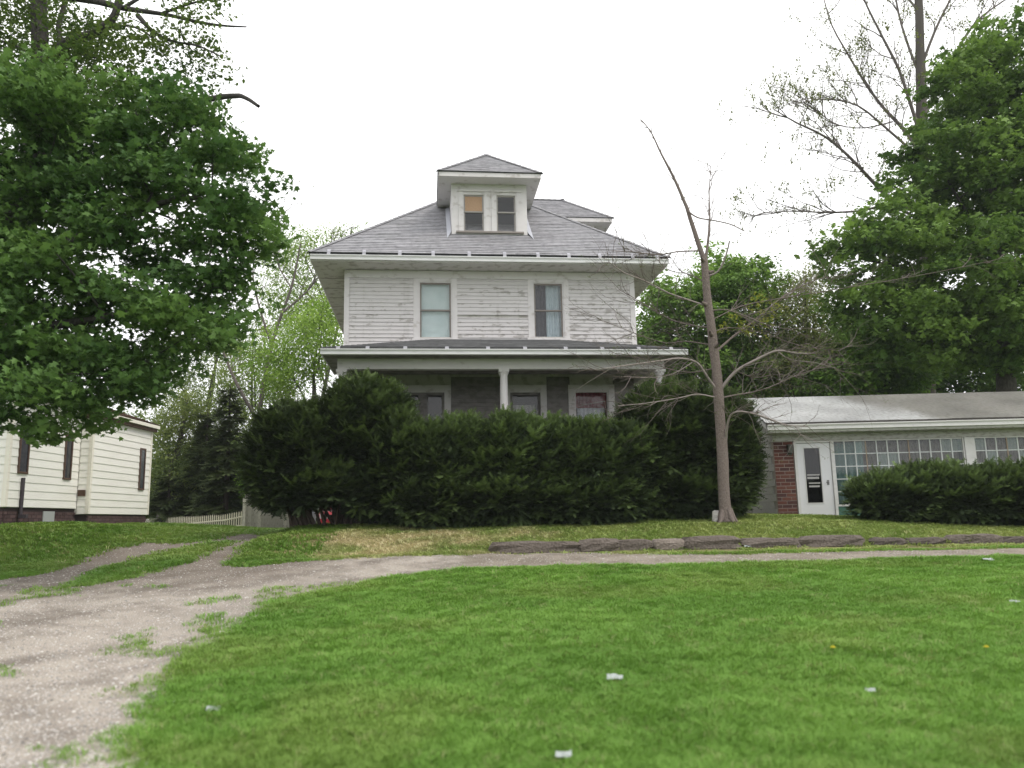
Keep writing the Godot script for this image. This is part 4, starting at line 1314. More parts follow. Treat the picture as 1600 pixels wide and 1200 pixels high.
# ================================================================ fences, car
func fences() -> void:
	rng.seed = 61
	var grey := []
	for k in 3:
		var t: float = [0.42, 0.5, 0.36][k]
		grey.append(textured(noise_tex(0.03, [0.1, 0.5, 0.9], [lin(t * 0.7, t * 0.66, t * 0.56), lin(t, t * 0.95, t * 0.82), lin(t * 1.15, t * 1.1, t * 0.98)], 160 + k, 256), Vector3(0.15, 1.2, 0.15), 0.9))
	var a := at(382, 800, 28.0); var b := at(462, 800, 29.5)
	a.y = height(a.x, a.z) - 0.15; b.y = height(b.x, b.z) - 0.15
	var o := thing("board_fence", "tall weathered grey board fence between picket fence and hedge", "fence", a)
	var n := 16
	for i in n:
		var p := a.lerp(b, (i + 0.5) / n) - a
		var h := 1.33 - 0.2 * float(i) / n + rng.randf_range(-0.03, 0.03)
		var mb := MB.new()
		mb.box(Vector3(0, h * 0.5, 0), Vector3(a.distance_to(b) / n - 0.008, h, 0.022))
		mb.tri(Vector3(-0.04, h, 0.011), Vector3(0.04, h, 0.011), Vector3(0, h + 0.03, 0.011), Color.WHITE, Vector3.BACK)
		part("fence_board", mb.mesh(grey[rng.randi() % 3]), o, Transform3D(Basis(Vector3.UP, 0.27 + rng.randf_range(-0.03, 0.03)), p + Vector3(0, 0, rng.randf_range(-0.01, 0.01))))
	for k in 2:
		var mb := MB.new()
		mb.tube([Vector3(0, 0.35 + k * 0.7, -0.04), b - a + Vector3(0, 0.3 + k * 0.6, -0.04)], [0.04, 0.04], 4, Color.WHITE)
		part("rail", mb.mesh(grey[2]), o)
	slab("post", Vector3(-0.05, 0, -0.06), Vector3(0.05, 1.2, 0.06), grey[1], o)
	var pd := at(461, 800, 28.6)
	pd.y = height(pd.x, pd.z) - 0.1
	var post := thing("timber_post", "dark square timber post between board fence and white drum", "post", pd)
	slab("shaft", Vector3(-0.13, 0, -0.13), Vector3(0.13, 0.72, 0.13), plain(lin(0.045, 0.042, 0.045), 0.9), post)
	var cap := MB.new()
	for s in [[-1, -1], [1, -1], [1, 1], [-1, 1]]:
		pass
	cap.box(Vector3(0, 0.735, 0), Vector3(0.3, 0.03, 0.3))
	part("cap", cap.mesh(plain(lin(0.05, 0.048, 0.05), 0.9)), post)
	# pickets run away to the left
	var c := at(383, 800, 28.0); var d := at(205, 800, 41.0)
	c.y = height(c.x, c.z); d.y = height(d.x, d.z)
	var pf := thing("picket_fence", "low cream picket fence behind the driveway's end", "fence", c)
	var cream := plain(lin(0.50, 0.47, 0.36), 0.8)
	var len_ := Vector2(c.x - d.x, c.z - d.z).length()
	var m := int(len_ / 0.24)
	var turn := atan2(-(d.z - c.z), d.x - c.x)
	var mb := MB.new()
	mb.box(Vector3(0, 0.42, 0), Vector3(0.08, 0.84, 0.02))
	for s in [-1.0, 1.0]:
		mb.quad(Vector3(-0.04, 0.84, 0.01 * s), Vector3(0.04, 0.84, 0.01 * s), Vector3(0.0, 0.92, 0.01 * s), Vector3(0.0, 0.92, 0.01 * s), Color.WHITE, Vector3(0, 0, s))
	var pm := mb.mesh(cream)
	for i in m:
		var q := c.lerp(d, (i + 0.5) / m)
		q.y = height(q.x, q.z) + 0.01
		part("picket", pm, pf, Transform3D(Basis(Vector3.UP, turn) * Basis.from_scale(Vector3(1, lerpf(0.68, 1.02, float(i) / m) , 1)), q - c))
	for k in 2:
		var pts := []
		for i in 9:
			var q := c.lerp(d, i / 8.0)
			pts.append(Vector3(q.x, height(q.x, q.z) + 0.14 + k * 0.3, q.z - 0.03) - c)
		var rmb := MB.new()
		rmb.tube(pts, taper(9, 0.035, 0.035), 4, Color.WHITE)
		part("rail", rmb.mesh(cream), pf)

func parked_car() -> void:
	rng.seed = 71
	# a red car, nose towards the street, beside the house and behind the hedge
	var p := at(532, 815, 31.0)
	p.y = height(p.x, p.z)
	var o := thing("parked_car", "red car parked behind the hedge with only its front corner showing", "car", p, 0.05)
	var paint := plain(lin(0.5, 0.02, 0.035), 0.35)
	paint.clearcoat_enabled = true
	paint.clearcoat = 0.6
	var side := [[0.0, 0.32], [0.0, 0.62], [0.15, 0.74], [1.05, 0.9], [1.75, 1.38], [3.0, 1.4], [3.75, 0.98], [4.25, 0.95], [4.35, 0.35]]
	var mb := MB.new()
	var hw := 0.82
	for i in side.size():
		var a: Array = side[i]; var b: Array = side[(i + 1) % side.size()]
		var ta := 0.84 if a[1] > 1.2 else 1.0
		var tb := 0.84 if b[1] > 1.2 else 1.0
		mb.quad(Vector3(-hw * ta, a[1], -a[0]), Vector3(hw * ta, a[1], -a[0]), Vector3(hw * tb, b[1], -b[0]), Vector3(-hw * tb, b[1], -b[0]), Color.WHITE)
		for s in [-1.0, 1.0]:
			mb.tri(Vector3(hw * ta * s, a[1], -a[0]), Vector3(hw * tb * s, b[1], -b[0]), Vector3(hw * s, 0.6, -2.1), Color.WHITE, Vector3(s, 0, 0))
	part("body", mb.mesh(paint), o)
	var bp := MB.new()
	bp.box(Vector3(0, 0.36, 0.06), Vector3(1.6, 0.22, 0.14))
	part("bumper", bp.mesh(paint), o)
	slab("grille", Vector3(-0.45, 0.5, 0.0), Vector3(0.45, 0.62, 0.02), plain(lin(0.015, 0.015, 0.015), 0.6), o)
	for s in [-1.0, 1.0]:
		slab("headlight", Vector3(s * 0.64 - 0.15, 0.48, -0.02), Vector3(s * 0.64 + 0.15, 0.66, 0.03), plain(lin(0.6, 0.6, 0.62), 0.1, 0.8), o)
	var wn := MB.new()
	wn.quad(Vector3(-0.72, 0.96, -1.06), Vector3(0.72, 0.96, -1.06), Vector3(0.62, 1.36, -1.68), Vector3(-0.62, 1.36, -1.68), Color.WHITE, Vector3(0, 1, 1))
	part("windscreen", wn.mesh(plain(lin(0.02, 0.025, 0.03), 0.05, 0.7)), o)
	for k in [[-1.0, -0.8], [1.0, -0.8], [-1.0, -3.4], [1.0, -3.4]]:
		var w := MB.new()
		w.tube([Vector3(k[0] * 0.68, 0.31, k[1]), Vector3(k[0] * 0.70, 0.31, k[1]), Vector3(k[0] * 0.84, 0.31, k[1]), Vector3(k[0] * 0.85, 0.31, k[1])], [0.05, 0.31, 0.31, 0.16], 18, Color.WHITE)
		part("wheel", w.mesh(plain(lin(0.02, 0.02, 0.02), 0.9)), o)
	# pale drum beside it
	var q := at(481, 815, 29.6)
	q.y = height(q.x, q.z)
	var dr := thing("plastic_drum", "pale grey drum standing beside the red car", "drum", q)
	var dm := MB.new()
	var rr := [0.24, 0.27, 0.27, 0.285, 0.285, 0.27, 0.27, 0.285, 0.285, 0.27, 0.25, 0.05]
	var yy := [0.0, 0.03, 0.26, 0.28, 0.31, 0.33, 0.55, 0.57, 0.6, 0.62, 0.86, 0.88]
	var pts := []
	for y in yy:
		pts.append(Vector3(0, y, 0))
	dm.tube(pts, rr, 24, Color.WHITE)
	part("barrel", dm.mesh(plain(lin(0.5, 0.49, 0.56), 0.5)), dr)
	var lid := MB.new()
	lid.tube([Vector3(0, 0.86, 0), Vector3(0, 0.9, 0), Vector3(0, 0.91, 0)], [0.262, 0.262, 0.0], 24, Color.WHITE)
	part("lid", lid.mesh(plain(lin(0.45, 0.45, 0.5), 0.5)), dr)

# ================================================================ hedges
func blob(px: float, py: float, d: float, rx: float, ry: float, rz: float) -> Array:
	# an ellipsoid whose outline measures rx by ry pixels at that distance
	var s := d / 1262.0
	return [at(px, py, d), Vector3(rx * s, ry * s, rz)]

func foot(px: float, d: float) -> Vector3:
	var p := at(px, 800, d)
	return Vector3(p.x, height(p.x, p.z), p.z)

func hedges() -> void:
	rng.seed = 81
	var bark := vcol(0.95)
	var nm := leafy(0.35, 0.6)
	var yew := needle_spray(nm, 5, 0.26, 0.075)
	var lo := Color(0.037, 0.056, 0.026); var hi := Color(0.105, 0.155, 0.05)
	var o := thing("yew_bush", "tallest dark evergreen bush at the porch's left corner, reaching the eave", "bush", foot(505, 19.8))
	bush(o, [blob(470, 720, 19.8, 84, 78, 1.0), blob(560, 696, 20.0, 84, 96, 1.1), blob(455, 680, 20.0, 55, 45, 0.8), blob(590, 648, 20.0, 50, 46, 0.8), blob(520, 770, 19.6, 110, 48, 1.0), blob(428, 745, 19.8, 36, 48, 0.7), blob(620, 730, 19.6, 50, 85, 0.9)], 230, yew, lo, hi * 0.85, bark, 1.25, 0.12, -3.8)
	rng.seed = 82
	o = thing("yew_bush", "broad dark bush right of the tall bush, below the double porch window", "bush", foot(690, 19.3), 0, "evergreen bushes along the porch")
	bush(o, [blob(690, 742, 19.4, 84, 80, 1.0), blob(640, 728, 19.5, 52, 60, 0.8), blob(722, 704, 19.6, 54, 44, 0.8), blob(690, 780, 19.1, 80, 40, 0.9)], 230, yew, lo, hi * 1.05, bark, 1.2)
	rng.seed = 83
	o = thing("yew_bush", "bush with upright lighter tips in front of the porch's middle column", "bush", foot(800, 19.3), 0, "evergreen bushes along the porch")
	bush(o, [blob(805, 736, 19.3, 76, 78, 1.0), blob(796, 685, 19.5, 36, 32, 0.7), blob(850, 712, 19.4, 52, 48, 0.8), blob(800, 780, 19.0, 80, 38, 0.9)], 230, yew, lo, hi * 1.2, bark, 1.2)
	rng.seed = 84
	o = thing("yew_bush", "bush in front of the porch window with the red valance", "bush", foot(930, 19.2), 0, "evergreen bushes along the porch")
	bush(o, [blob(925, 746, 19.3, 94, 80, 1.0), blob(975, 708, 19.5, 50, 44, 0.8), blob(885, 702, 19.5, 46, 40, 0.8), blob(920, 785, 19.0, 95, 36, 0.9)], 230, yew, lo, hi * 1.1, bark, 1.2)
	rng.seed = 85
	o = thing("yew_bush", "tall dark bush behind the bare tree, beside the low building's block wall", "bush", foot(1090, 19.9))
	bush(o, [blob(1070, 700, 20.0, 92, 92, 1.1), blob(1125, 690, 20.0, 58, 72, 0.9), blob(1146, 725, 20.0, 36, 66, 0.8), blob(1030, 660, 20.2, 60, 52, 0.9), blob(1080, 775, 19.7, 90, 36, 0.9), blob(1000, 740, 19.8, 60, 66, 0.9)], 230, yew, lo * 0.95, hi * 0.9, bark, 1.25)
	rng.seed = 86
	o = thing("yew_bush", "spreading dark bush right of the white door, under the gridded window", "bush", foot(1420, 18.9))
	bush(o, [blob(1412, 784, 18.9, 80, 44, 0.9), blob(1450, 765, 18.9, 66, 36, 0.8), blob(1376, 774, 18.9, 46, 26, 0.7), blob(1500, 780, 18.6, 70, 44, 0.9)], 240, yew, lo, hi * 1.1, bark, 1.0)
	rng.seed = 87
	o = thing("yew_bush", "dark bush at the photo's right edge in front of the second gridded window", "bush", foot(1590, 18.4))
	bush(o, [blob(1590, 782, 18.5, 82, 50, 0.9), blob(1640, 778, 18.4, 70, 53, 0.9), blob(1545, 764, 18.6, 45, 32, 0.7)], 240, yew, lo, hi, bark, 1.0)

# ================================================================ the bare tree in front
func front_tree() -> void:
	rng.seed = 91
	var base := foot(1134, 18.4)
	var o := thing("bare_tree", "thin half bare tree with a leaning broken top in front of the house", "tree", base)
	var bark := textured(noise_tex(0.03, [0.0, 0.45, 0.6, 1.0], [lin(0.09, 0.07, 0.063), lin(0.14, 0.112, 0.10), lin(0.19, 0.155, 0.14), lin(0.25, 0.21, 0.195)], 170, 512, 5), Vector3(0.35, 0.9, 0.35), 0.95)
	bark.heightmap_enabled = true
	bark.heightmap_texture = relief_tex(0.04, 171, 256)
	bark.heightmap_scale = 1.2
	var grey := vcol(0.9)
	var D := 18.4
	var line := func(px: Array, d: float, bend: float) -> Array:
		var out := []
		for i in px.size():
			out.append(at(px[i][0], px[i][1], d + bend * i) - base)
		return out
	var T := MB.new()
	var tr: Array = line.call([[1134, 815], [1133, 800], [1129, 720], [1123, 620], [1115, 540], [1107, 480], [1100, 405]], D, 0.0)
	T.tube(smooth_line(tr, 3), [0.22, 0.18, 0.152, 0.14, 0.13, 0.127, 0.13, 0.122, 0.117, 0.12, 0.113, 0.108, 0.115, 0.105, 0.1, 0.1, 0.092, 0.086, 0.082], 12, Color.WHITE)
	for k in 5:
		var a := TAU * k / 5.0 + rng.randf_range(-0.3, 0.3)
		var e := Vector3(cos(a), 0, sin(a))
		T.tube([Vector3(0, 0.32, 0) + e * 0.09, Vector3(0, 0.1, 0) + e * 0.16, Vector3(0, -0.04, 0) + e * 0.27], [0.06, 0.065, 0.03], 7, Color.WHITE)
	for k in 9:
		var i := rng.randi_range(1, 5)
		var q: Vector3 = tr[i].lerp(tr[i + 1] if i < 6 else tr[i], rng.randf())
		var a := rng.randf() * TAU
		var e := Vector3(cos(a), 0.3, sin(a))
		T.tube([q + e * 0.08, q + e * 0.14, q + e * rng.randf_range(0.17, 0.26)], [0.06, 0.045, 0.022], 7, Color.WHITE)
	part("trunk", T.mesh(bark), o)
	var Bm := MB.new()
	var tips := []
	var wood := Color(0.16, 0.13, 0.12)
	var pale := Color(0.27, 0.235, 0.22)
	# [pixels, start radius, end radius, drift in depth per point, pale?]
	var limbs := [
		[[[1100, 405], [1086, 365], [1075, 330], [1068, 312], [1050, 272], [1034, 242], [1018, 208], [1003, 188]], 0.062, 0.01, 0.05, 0],
		[[[1075, 330], [1090, 340], [1112, 344], [1140, 350], [1163, 361]], 0.028, 0.016, -0.1, 0],
		[[[1102, 408], [1107, 370], [1109, 340], [1108, 300], [1111, 260]], 0.05, 0.008, 0.15, 0],
		[[[1104, 432], [1122, 424], [1134, 400], [1140, 376]], 0.035, 0.02, -0.15, 1],
		[[[1092, 392], [1060, 393], [1028, 398], [990, 394], [955, 392]], 0.026, 0.01, -0.15, 0],
		[[[1110, 480], [1080, 470], [1045, 458], [1010, 440], [975, 426], [952, 410]], 0.032, 0.012, -0.2, 1],
		[[[1112, 512], [1085, 509], [1050, 500], [1015, 480], [985, 462]], 0.028, 0.008, 0.25, 0],
		[[[1116, 540], [1070, 533], [1040, 536], [990, 520], [940, 500]], 0.022, 0.006, 0.2, 0],
		[[[1122, 612], [1106, 590], [1088, 566], [1060, 560], [1030, 564], [985, 570], [930, 578]], 0.045, 0.012, -0.2, 1],
		[[[1122, 622], [1090, 616], [1060, 622], [1010, 630], [965, 634]], 0.024, 0.008, -0.25, 1],
		[[[1126, 608], [1150, 580], [1182, 562], [1214, 548], [1245, 552], [1275, 552]], 0.06, 0.014, -0.15, 1],
		[[[1126, 622], [1150, 617], [1180, 612], [1210, 602], [1240, 588], [1280, 575]], 0.03, 0.008, 0.3, 0],
		[[[1134, 690], [1136, 668], [1142, 648], [1160, 643], [1190, 650], [1230, 664], [1262, 666]], 0.045, 0.01, -0.2, 1],
		[[[1118, 550], [1150, 522], [1180, 500], [1215, 470], [1250, 448], [1290, 432]], 0.045, 0.008, 0.25, 0],
		[[[1108, 486], [1135, 484], [1165, 494], [1200, 508], [1240, 516]], 0.026, 0.006, -0.2, 0],
		[[[1112, 500], [1160, 478], [1220, 466], [1290, 455], [1380, 440], [1470, 424], [1560, 405]], 0.02, 0.006, 0.2, 0],
		[[[1100, 440], [1075, 428], [1050, 424], [1030, 410]], 0.02, 0.006, 0.3, 0],
		[[[1118, 575], [1080, 582], [1040, 575], [1000, 560], [960, 555]], 0.024, 0.007, 0.3, 0],
		[[[1112, 520], [1140, 512], [1190, 520], [1250, 540], [1310, 548]], 0.022, 0.006, 0.2, 0],
		[[[1082, 566], [1050, 585], [1015, 590], [975, 588]], 0.016, 0.005, -0.2, 1],
		[[[1214, 548], [1235, 562], [1270, 566], [1305, 575]], 0.016, 0.005, -0.1, 1],
		[[[1152, 580], [1180, 590], [1215, 585], [1250, 590]], 0.016, 0.005, 0.2, 0],
	]
	for L in limbs:
		var pts: Array = smooth_line(line.call(L[0], D, L[3]), 3)
		Bm.tube(pts, taper(pts.size(), L[1] * (0.72 if L != limbs[0] else 1.0), L[2] * 0.8), 6, pale if L[4] else wood, L[1] * 900.0)
		if L[2] > 0.014:
			continue
		for k in int(pts.size() * 1.4):
			var i := rng.randi_range(2, pts.size() - 1)
			var dir: Vector3 = (pts[mini(i + 1, pts.size() - 1)] - pts[i - 1]).normalized()
			dir = (dir + Vector3(rng.randf_range(-0.8, 0.8), rng.randf_range(-0.7, 0.8), rng.randf_range(-0.8, 0.8))).normalized()
			if L == limbs[0]:
				Bm.tube([pts[i], pts[i] + dir * rng.randf_range(0.08, 0.34)], [0.012, 0.005], 4, wood)
			else:
				bough(Bm, pts[i], dir, rng.randf_range(0.4, 1.3), rng.randf_range(0.006, 0.011), 1, tips, wood.lerp(pale, rng.randf() * 0.6), 0.05, 0.3, 3)
	part("branches", Bm.mesh(grey), o)
	# a few yellow green leaves left on it
	var spray := leaf_spray(7, 0.13, 0.065, 0.6, OVAL, leafy(0.9), 3, 0.2)
	var rows := PackedFloat32Array()
	for t in tips:
		if rng.randf() < 0.12:
			row(rows, Basis(Vector3.UP, rng.randf() * TAU) * 0.5, t[0], Color(0.12, 0.17, 0.04))
	for k in [[1150, 495], [1162, 512], [1185, 478], [1196, 490], [1178, 520], [1205, 505], [1190, 468], [1140, 512], [1215, 480]]:
		for i in 9:
			row(rows, Basis(Vector3.UP, rng.randf() * TAU), at(k[0] + rng.randfn() * 9.0, k[1] + rng.randfn() * 6.0, D + rng.randf_range(-0.4, 0.8)) - base, Color(0.25, 0.28, 0.045) * rng.randf_range(0.8, 1.25))
	copies("leaves", spray, rows, o)
	# pale stone by its foot
	var st := foot(1121, 18.6)
	var so := stone_mesh(Vector3(0.13, 0.16, 0.11), 5, textured(noise_tex(0.03, [0.2, 0.8], [lin(0.4, 0.38, 0.36), lin(0.55, 0.53, 0.5)], 172, 256), Vector3(0.3, 0.3, 0.3), 0.9))
	var s := part("pale_stone", so, self, Transform3D(Basis(), st + Vector3(0, 0.09, 0)))
	tag(s, "pale stone at the foot of the bare tree", "stone")

func stone_mesh(r: Vector3, seed_: int, m: Material) -> ArrayMesh:
	var mb := MB.new()
	var nz := FastNoiseLite.new()
	nz.seed = seed_; nz.frequency = 0.9; nz.fractal_octaves = 3
	var pt := func(i: int, j: int) -> Vector3:
		var th := PI * i / 8.0; var ph := TAU * (j % 14) / 14.0
		var v := Vector3(sin(th) * cos(ph), cos(th), sin(th) * sin(ph))
		# squarish
		var k := pow(pow(absf(v.x), 5.0) + pow(absf(v.y), 5.0) + pow(absf(v.z), 5.0), -0.2)
		return v * k * r * (1.0 + nz.get_noise_3d(v.x * 1.4, v.y * 1.4, v.z * 1.4) * 0.28)
	for i in 8:
		for j in 14:
			var a: Vector3 = pt.call(i, j); var b: Vector3 = pt.call(i, j + 1); var c: Vector3 = pt.call(i + 1, j + 1); var d: Vector3 = pt.call(i + 1, j)
			if i > 0:
				mb.tri(a, b, c, Color.WHITE, (a + b + c))
			if i < 7:
				mb.tri(a, c, d, Color.WHITE, (a + c + d))
	return mb.mesh(m)

func stone_row() -> void:
	rng.seed = 101
	var ms := []
	for k in 3:
		var t: float = [0.12, 0.185, 0.085][k]
		var m := textured(noise_tex(0.03, [0.0, 0.4, 0.6, 1.0], [lin(t * 0.45, t * 0.36, t * 0.3), lin(t * 0.85, t * 0.70, t * 0.6), lin(t * 1.1, t * 0.94, t * 0.82), lin(t * 1.6, t * 1.38, t * 1.2)], 180 + k, 512, 5), Vector3(0.9, 0.5, 0.9), 0.95)
		m.heightmap_enabled = true
		m.heightmap_texture = relief_tex(0.03, 190 + k, 256)
		m.heightmap_scale = 2.0
		ms.append(m)
	var o := thing("stone_edging", "row of long rough grey stones edging the raised lawn", "stone edging", Vector3(4.5, 0.85, -16.5))
	# pixel where each stone starts and ends along the row, and its top
	var L := [[765, 905, 846], [900, 968, 842], [962, 1022, 843], [1018, 1070, 842], [1062, 1150, 838], [1158, 1252, 841], [1246, 1348, 836], [1352, 1412, 840], [1414, 1476, 840], [1480, 1562, 835], [1558, 1660, 838], [1655, 1740, 838]]
	for k in L:
		var d := 16.45 + rng.randf_range(-0.06, 0.06)
		var a := at(k[0], k[2], d); var b := at(k[1], k[2], d)
		var bottom := minf(height(a.x, -d + 0.2), height(b.x, -d + 0.2)) - 0.06
		var top := (a.y + b.y) * 0.5
		var r := Vector3((b.x - a.x) * 0.5 * 1.02, (top - bottom) * 0.5, rng.randf_range(0.16, 0.22))
		part("stone", stone_mesh(r, rng.randi() % 1000, ms[rng.randi() % 3]), o, Transform3D(Basis(Vector3.UP, rng.randf_range(-0.03, 0.03)) * Basis(Vector3.BACK, rng.randf_range(-0.015, 0.015)), Vector3((a.x + b.x) * 0.5, (top + bottom) * 0.5, -d) - o.position))

# ================================================================ trees
func bark_mat(seed_: int, t: float) -> StandardMaterial3D:
	var m := textured(noise_tex(0.03, [0.0, 0.45, 0.6, 1.0], [lin(t * 0.5, t * 0.46, t * 0.42), lin(t * 0.9, t * 0.84, t * 0.76), lin(t * 1.1, t, t * 0.9), lin(t * 1.5, t * 1.4, t * 1.25)], seed_, 256, 5), Vector3(0.5, 1.6, 0.5), 0.95)
	return m

func pline(px: Array, d: float, drift := 0.0) -> Array:
	var out := []
	for i in px.size():
		out.append(at(px[i][0], px[i][1], d + drift * i))
	return out

func big_trees() -> void:
	var bark := bark_mat(200, 0.075)
	# ---- the maple at the left
	rng.seed = 111
	var base := foot(-115, 13.6)
	var o := thing("maple_tree", "large dense green maple filling the left side in front of the cream house", "tree", base)
	var spray := leaf_spray(11, 0.27, 0.115, 0.4, MAPLE, leafy(0.75, 0.5), 21, 0.3, 0.25)
	var blobs := [blob(235, 300, 13.0, 140, 130, 1.2), blob(60, 270, 13.4, 150, 130, 1.3), blob(342, 290, 12.6, 78, 105, 0.9), blob(345, 400, 12.6, 68, 78, 0.8), blob(285, 490, 12.6, 100, 92, 1.3), blob(100, 480, 13.0, 150, 150, 1.3), blob(70, 610, 12.4, 90, 62, 1.2), blob(185, 565, 12.4, 72, 66, 1.1), blob(-100, 420, 13.6, 150, 230, 2.0), blob(392, 330, 12.6, 34, 45, 0.6), blob(300, 200, 12.8, 70, 50, 0.9), blob(120, 170, 13.2, 100, 60, 1.2), blob(30, 140, 13.4, 80, 50, 1.2), blob(215, 150, 13.0, 60, 40, 0.8)]
	var limbs := [
		[[base + Vector3(0, -0.2, 0), at(-100, 640, 13.6), at(-60, 460, 13.5), at(20, 330, 13.4), at(70, 220, 13.3)], 0.3, 0.06],
		[pline([[-85, 560], [30, 520], [140, 500], [240, 480], [320, 450]], 13.4, -0.2), 0.12, 0.02],
		[pline([[-60, 460], [60, 400], [170, 350], [280, 310], [370, 320]], 13.4, -0.2), 0.12, 0.02],
		[pline([[-95, 610], [0, 600], [100, 600], [190, 590]], 13.5, -0.3), 0.08, 0.02],
	]
	leafy_tree(o, limbs, blobs, 232, 0.48, 36, spray, Color(0.062, 0.13, 0.038), Color(0.155, 0.27, 0.075), bark, Color.WHITE, 0.3, 0.95, 0.5, 0.3, 1.35)
	# ---- the old crooked tree behind it
	rng.seed = 112
	base = foot(40, 17.5)
	base = foot(-40, 17.0)
	o = thing("old_tree", "old crooked tree with dark limbs and a broken bough above the maple", "tree", base)
	var sp2 := leaf_spray(9, 0.3, 0.11, 0.5, OVAL, leafy(0.8), 22, 0.18, 0.1)
	var limbs2 := [
		[[base + Vector3(0, -0.2, 0), at(-20, 600, 17.0), at(30, 400, 17.0), at(52, 220, 17.0), at(62, 90, 17.0), at(60, -40, 17.2), at(58, -160, 17.4)], 0.36, 0.13],
		[pline([[62, 105], [85, 85], [108, 66], [150, 50], [180, 22], [190, -30]], 17.0, -0.1), 0.16, 0.07],
		[pline([[70, -10], [140, 0], [200, 14], [255, 22], [330, 38], [385, 42]], 17.0, -0.15), 0.11, 0.015],
		[pline([[215, 24], [240, 50], [268, 64], [310, 72], [345, 88]], 16.6, -0.2), 0.06, 0.012],
		[pline([[45, 240], [130, 205], [210, 180], [268, 165], [312, 157], [362, 150], [382, 152], [404, 166]], 17.0, -0.3), 0.12, 0.035],
		[pline([[95, 76], [92, 40], [100, 10], [110, -40]], 17.0, 0.1), 0.08, 0.04],
		[pline([[150, 50], [200, 40], [240, 60], [260, 90]], 16.8, -0.2), 0.04, 0.01],
		[pline([[255, 20], [300, 5], [350, -8]], 16.4, -0.1), 0.04, 0.012],
		[pline([[190, 14], [240, -15], [300, -40]], 16.8, 0.1), 0.05, 0.02],
	]
	var blobs2 := [blob(40, 40, 17.2, 80, 90, 2.2), blob(120, 60, 17.0, 80, 60, 1.8), blob(190, 110, 16.6, 80, 50, 1.5), blob(270, 70, 16.4, 80, 45, 1.2), blob(330, 55, 16.2, 62, 30, 1.0), blob(300, 10, 16.4, 80, 22, 1.2), blob(10, -60, 17.4, 150, 80, 2.2), blob(60, 150, 17.2, 90, 60, 1.8), blob(290, 110, 16.4, 60, 26, 0.9), blob(100, 110, 16.8, 110, 46, 1.6), blob(0, 90, 17.0, 70, 80, 1.8)]
	leafy_tree(o, limbs2, blobs2, 150, 0.55, 28, sp2, Color(0.055, 0.10, 0.022), Color(0.13, 0.19, 0.045), bark_mat(201, 0.045), Color.WHITE, 0.1, 0.9, 0.5, 0.7)
	# ---- the maple at the right, behind the low building
	rng.seed = 113
	base = foot(1572, 30.5)
	o = thing("maple_tree", "large dense green maple rising behind the low building at the right", "tree", base)
	var sp3 := leaf_spray(11, 0.42, 0.18, 0.45, MAPLE, leafy(0.75, 0.5), 23, 0.3, 0.2)
	var blobs3 := [blob(1500, 150, 30.0, 62, 80, 2.2), blob(1575, 110, 30.5, 70, 85, 2.6), blob(1465, 250, 29.5, 68, 62, 2.0), blob(1560, 270, 30.0, 110, 110, 3.0), blob(1415, 390, 29.0, 90, 70, 2.2), blob(1335, 405, 28.6, 52, 52, 1.5), blob(1500, 440, 29.0, 120, 100, 3.0), blob(1420, 510, 28.8, 85, 70, 2.2), blob(1560, 520, 29.0, 85, 60, 2.4), blob(1300, 385, 28.6, 28, 26, 0.8), blob(1660, 250, 31.0, 120, 160, 3.0), blob(1670, 470, 30.0, 110, 120, 3.0), blob(1340, 460, 28.8, 48, 40, 1.4), blob(1375, 330, 28.8, 45, 36, 1.2), blob(1550, 45, 30.5, 24, 24, 0.8)]
	var limbs3 := [
		[[base + Vector3(0, -0.3, 0), at(1572, 600, 30.5), at(1562, 500, 30.5), at(1555, 380, 30.5), at(1548, 240, 30.5), at(1545, 110, 30.5)], 0.45, 0.07],
		[pline([[1565, 540], [1520, 480], [1470, 450], [1410, 420], [1345, 405]], 30.3, -0.3), 0.18, 0.03],
		[pline([[1560, 470], [1600, 410], [1650, 360]], 30.5, 0.1), 0.16, 0.05],
		[pline([[1558, 420], [1520, 350], [1480, 280]], 30.3, -0.2), 0.15, 0.04],
		[pline([[1568, 570], [1510, 545], [1450, 530]], 30.3, -0.4), 0.1, 0.03],
	]
	leafy_tree(o, limbs3, blobs3, 290, 0.95, 38, sp3, Color(0.078, 0.15, 0.036), Color(0.20, 0.32, 0.072), bark_mat(202, 0.07), Color.WHITE, 0.4, 1.0, 0.5, 0.3, 1.1)
	# ---- tall thinly leaved tree behind that
	rng.seed = 114
	base = foot(1448, 37.0)
	o = thing("thin_leaved_tree", "tall tree with fine dark branches and few leaves behind the right maple", "tree", base)
	var T := MB.new()
	var trunk := smooth_line([base + Vector3(0, -0.3, 0), at(1446, 500, 37), at(1442, 320, 37), at(1440, 200, 37), at(1438, 90, 37), at(1434, -40, 37), at(1430, -200, 37)], 4)
	for i in trunk.size():
		trunk[i] = trunk[i] - base
	T.tube(trunk, taper(trunk.size(), 0.42, 0.13), 9, Color(0.1, 0.088, 0.08))
	var wm := vcol(0.95)
	part("trunk", T.mesh(wm), o)
	var Bm := MB.new()
	var tips := []
	var wood := Color(0.15, 0.13, 0.125)
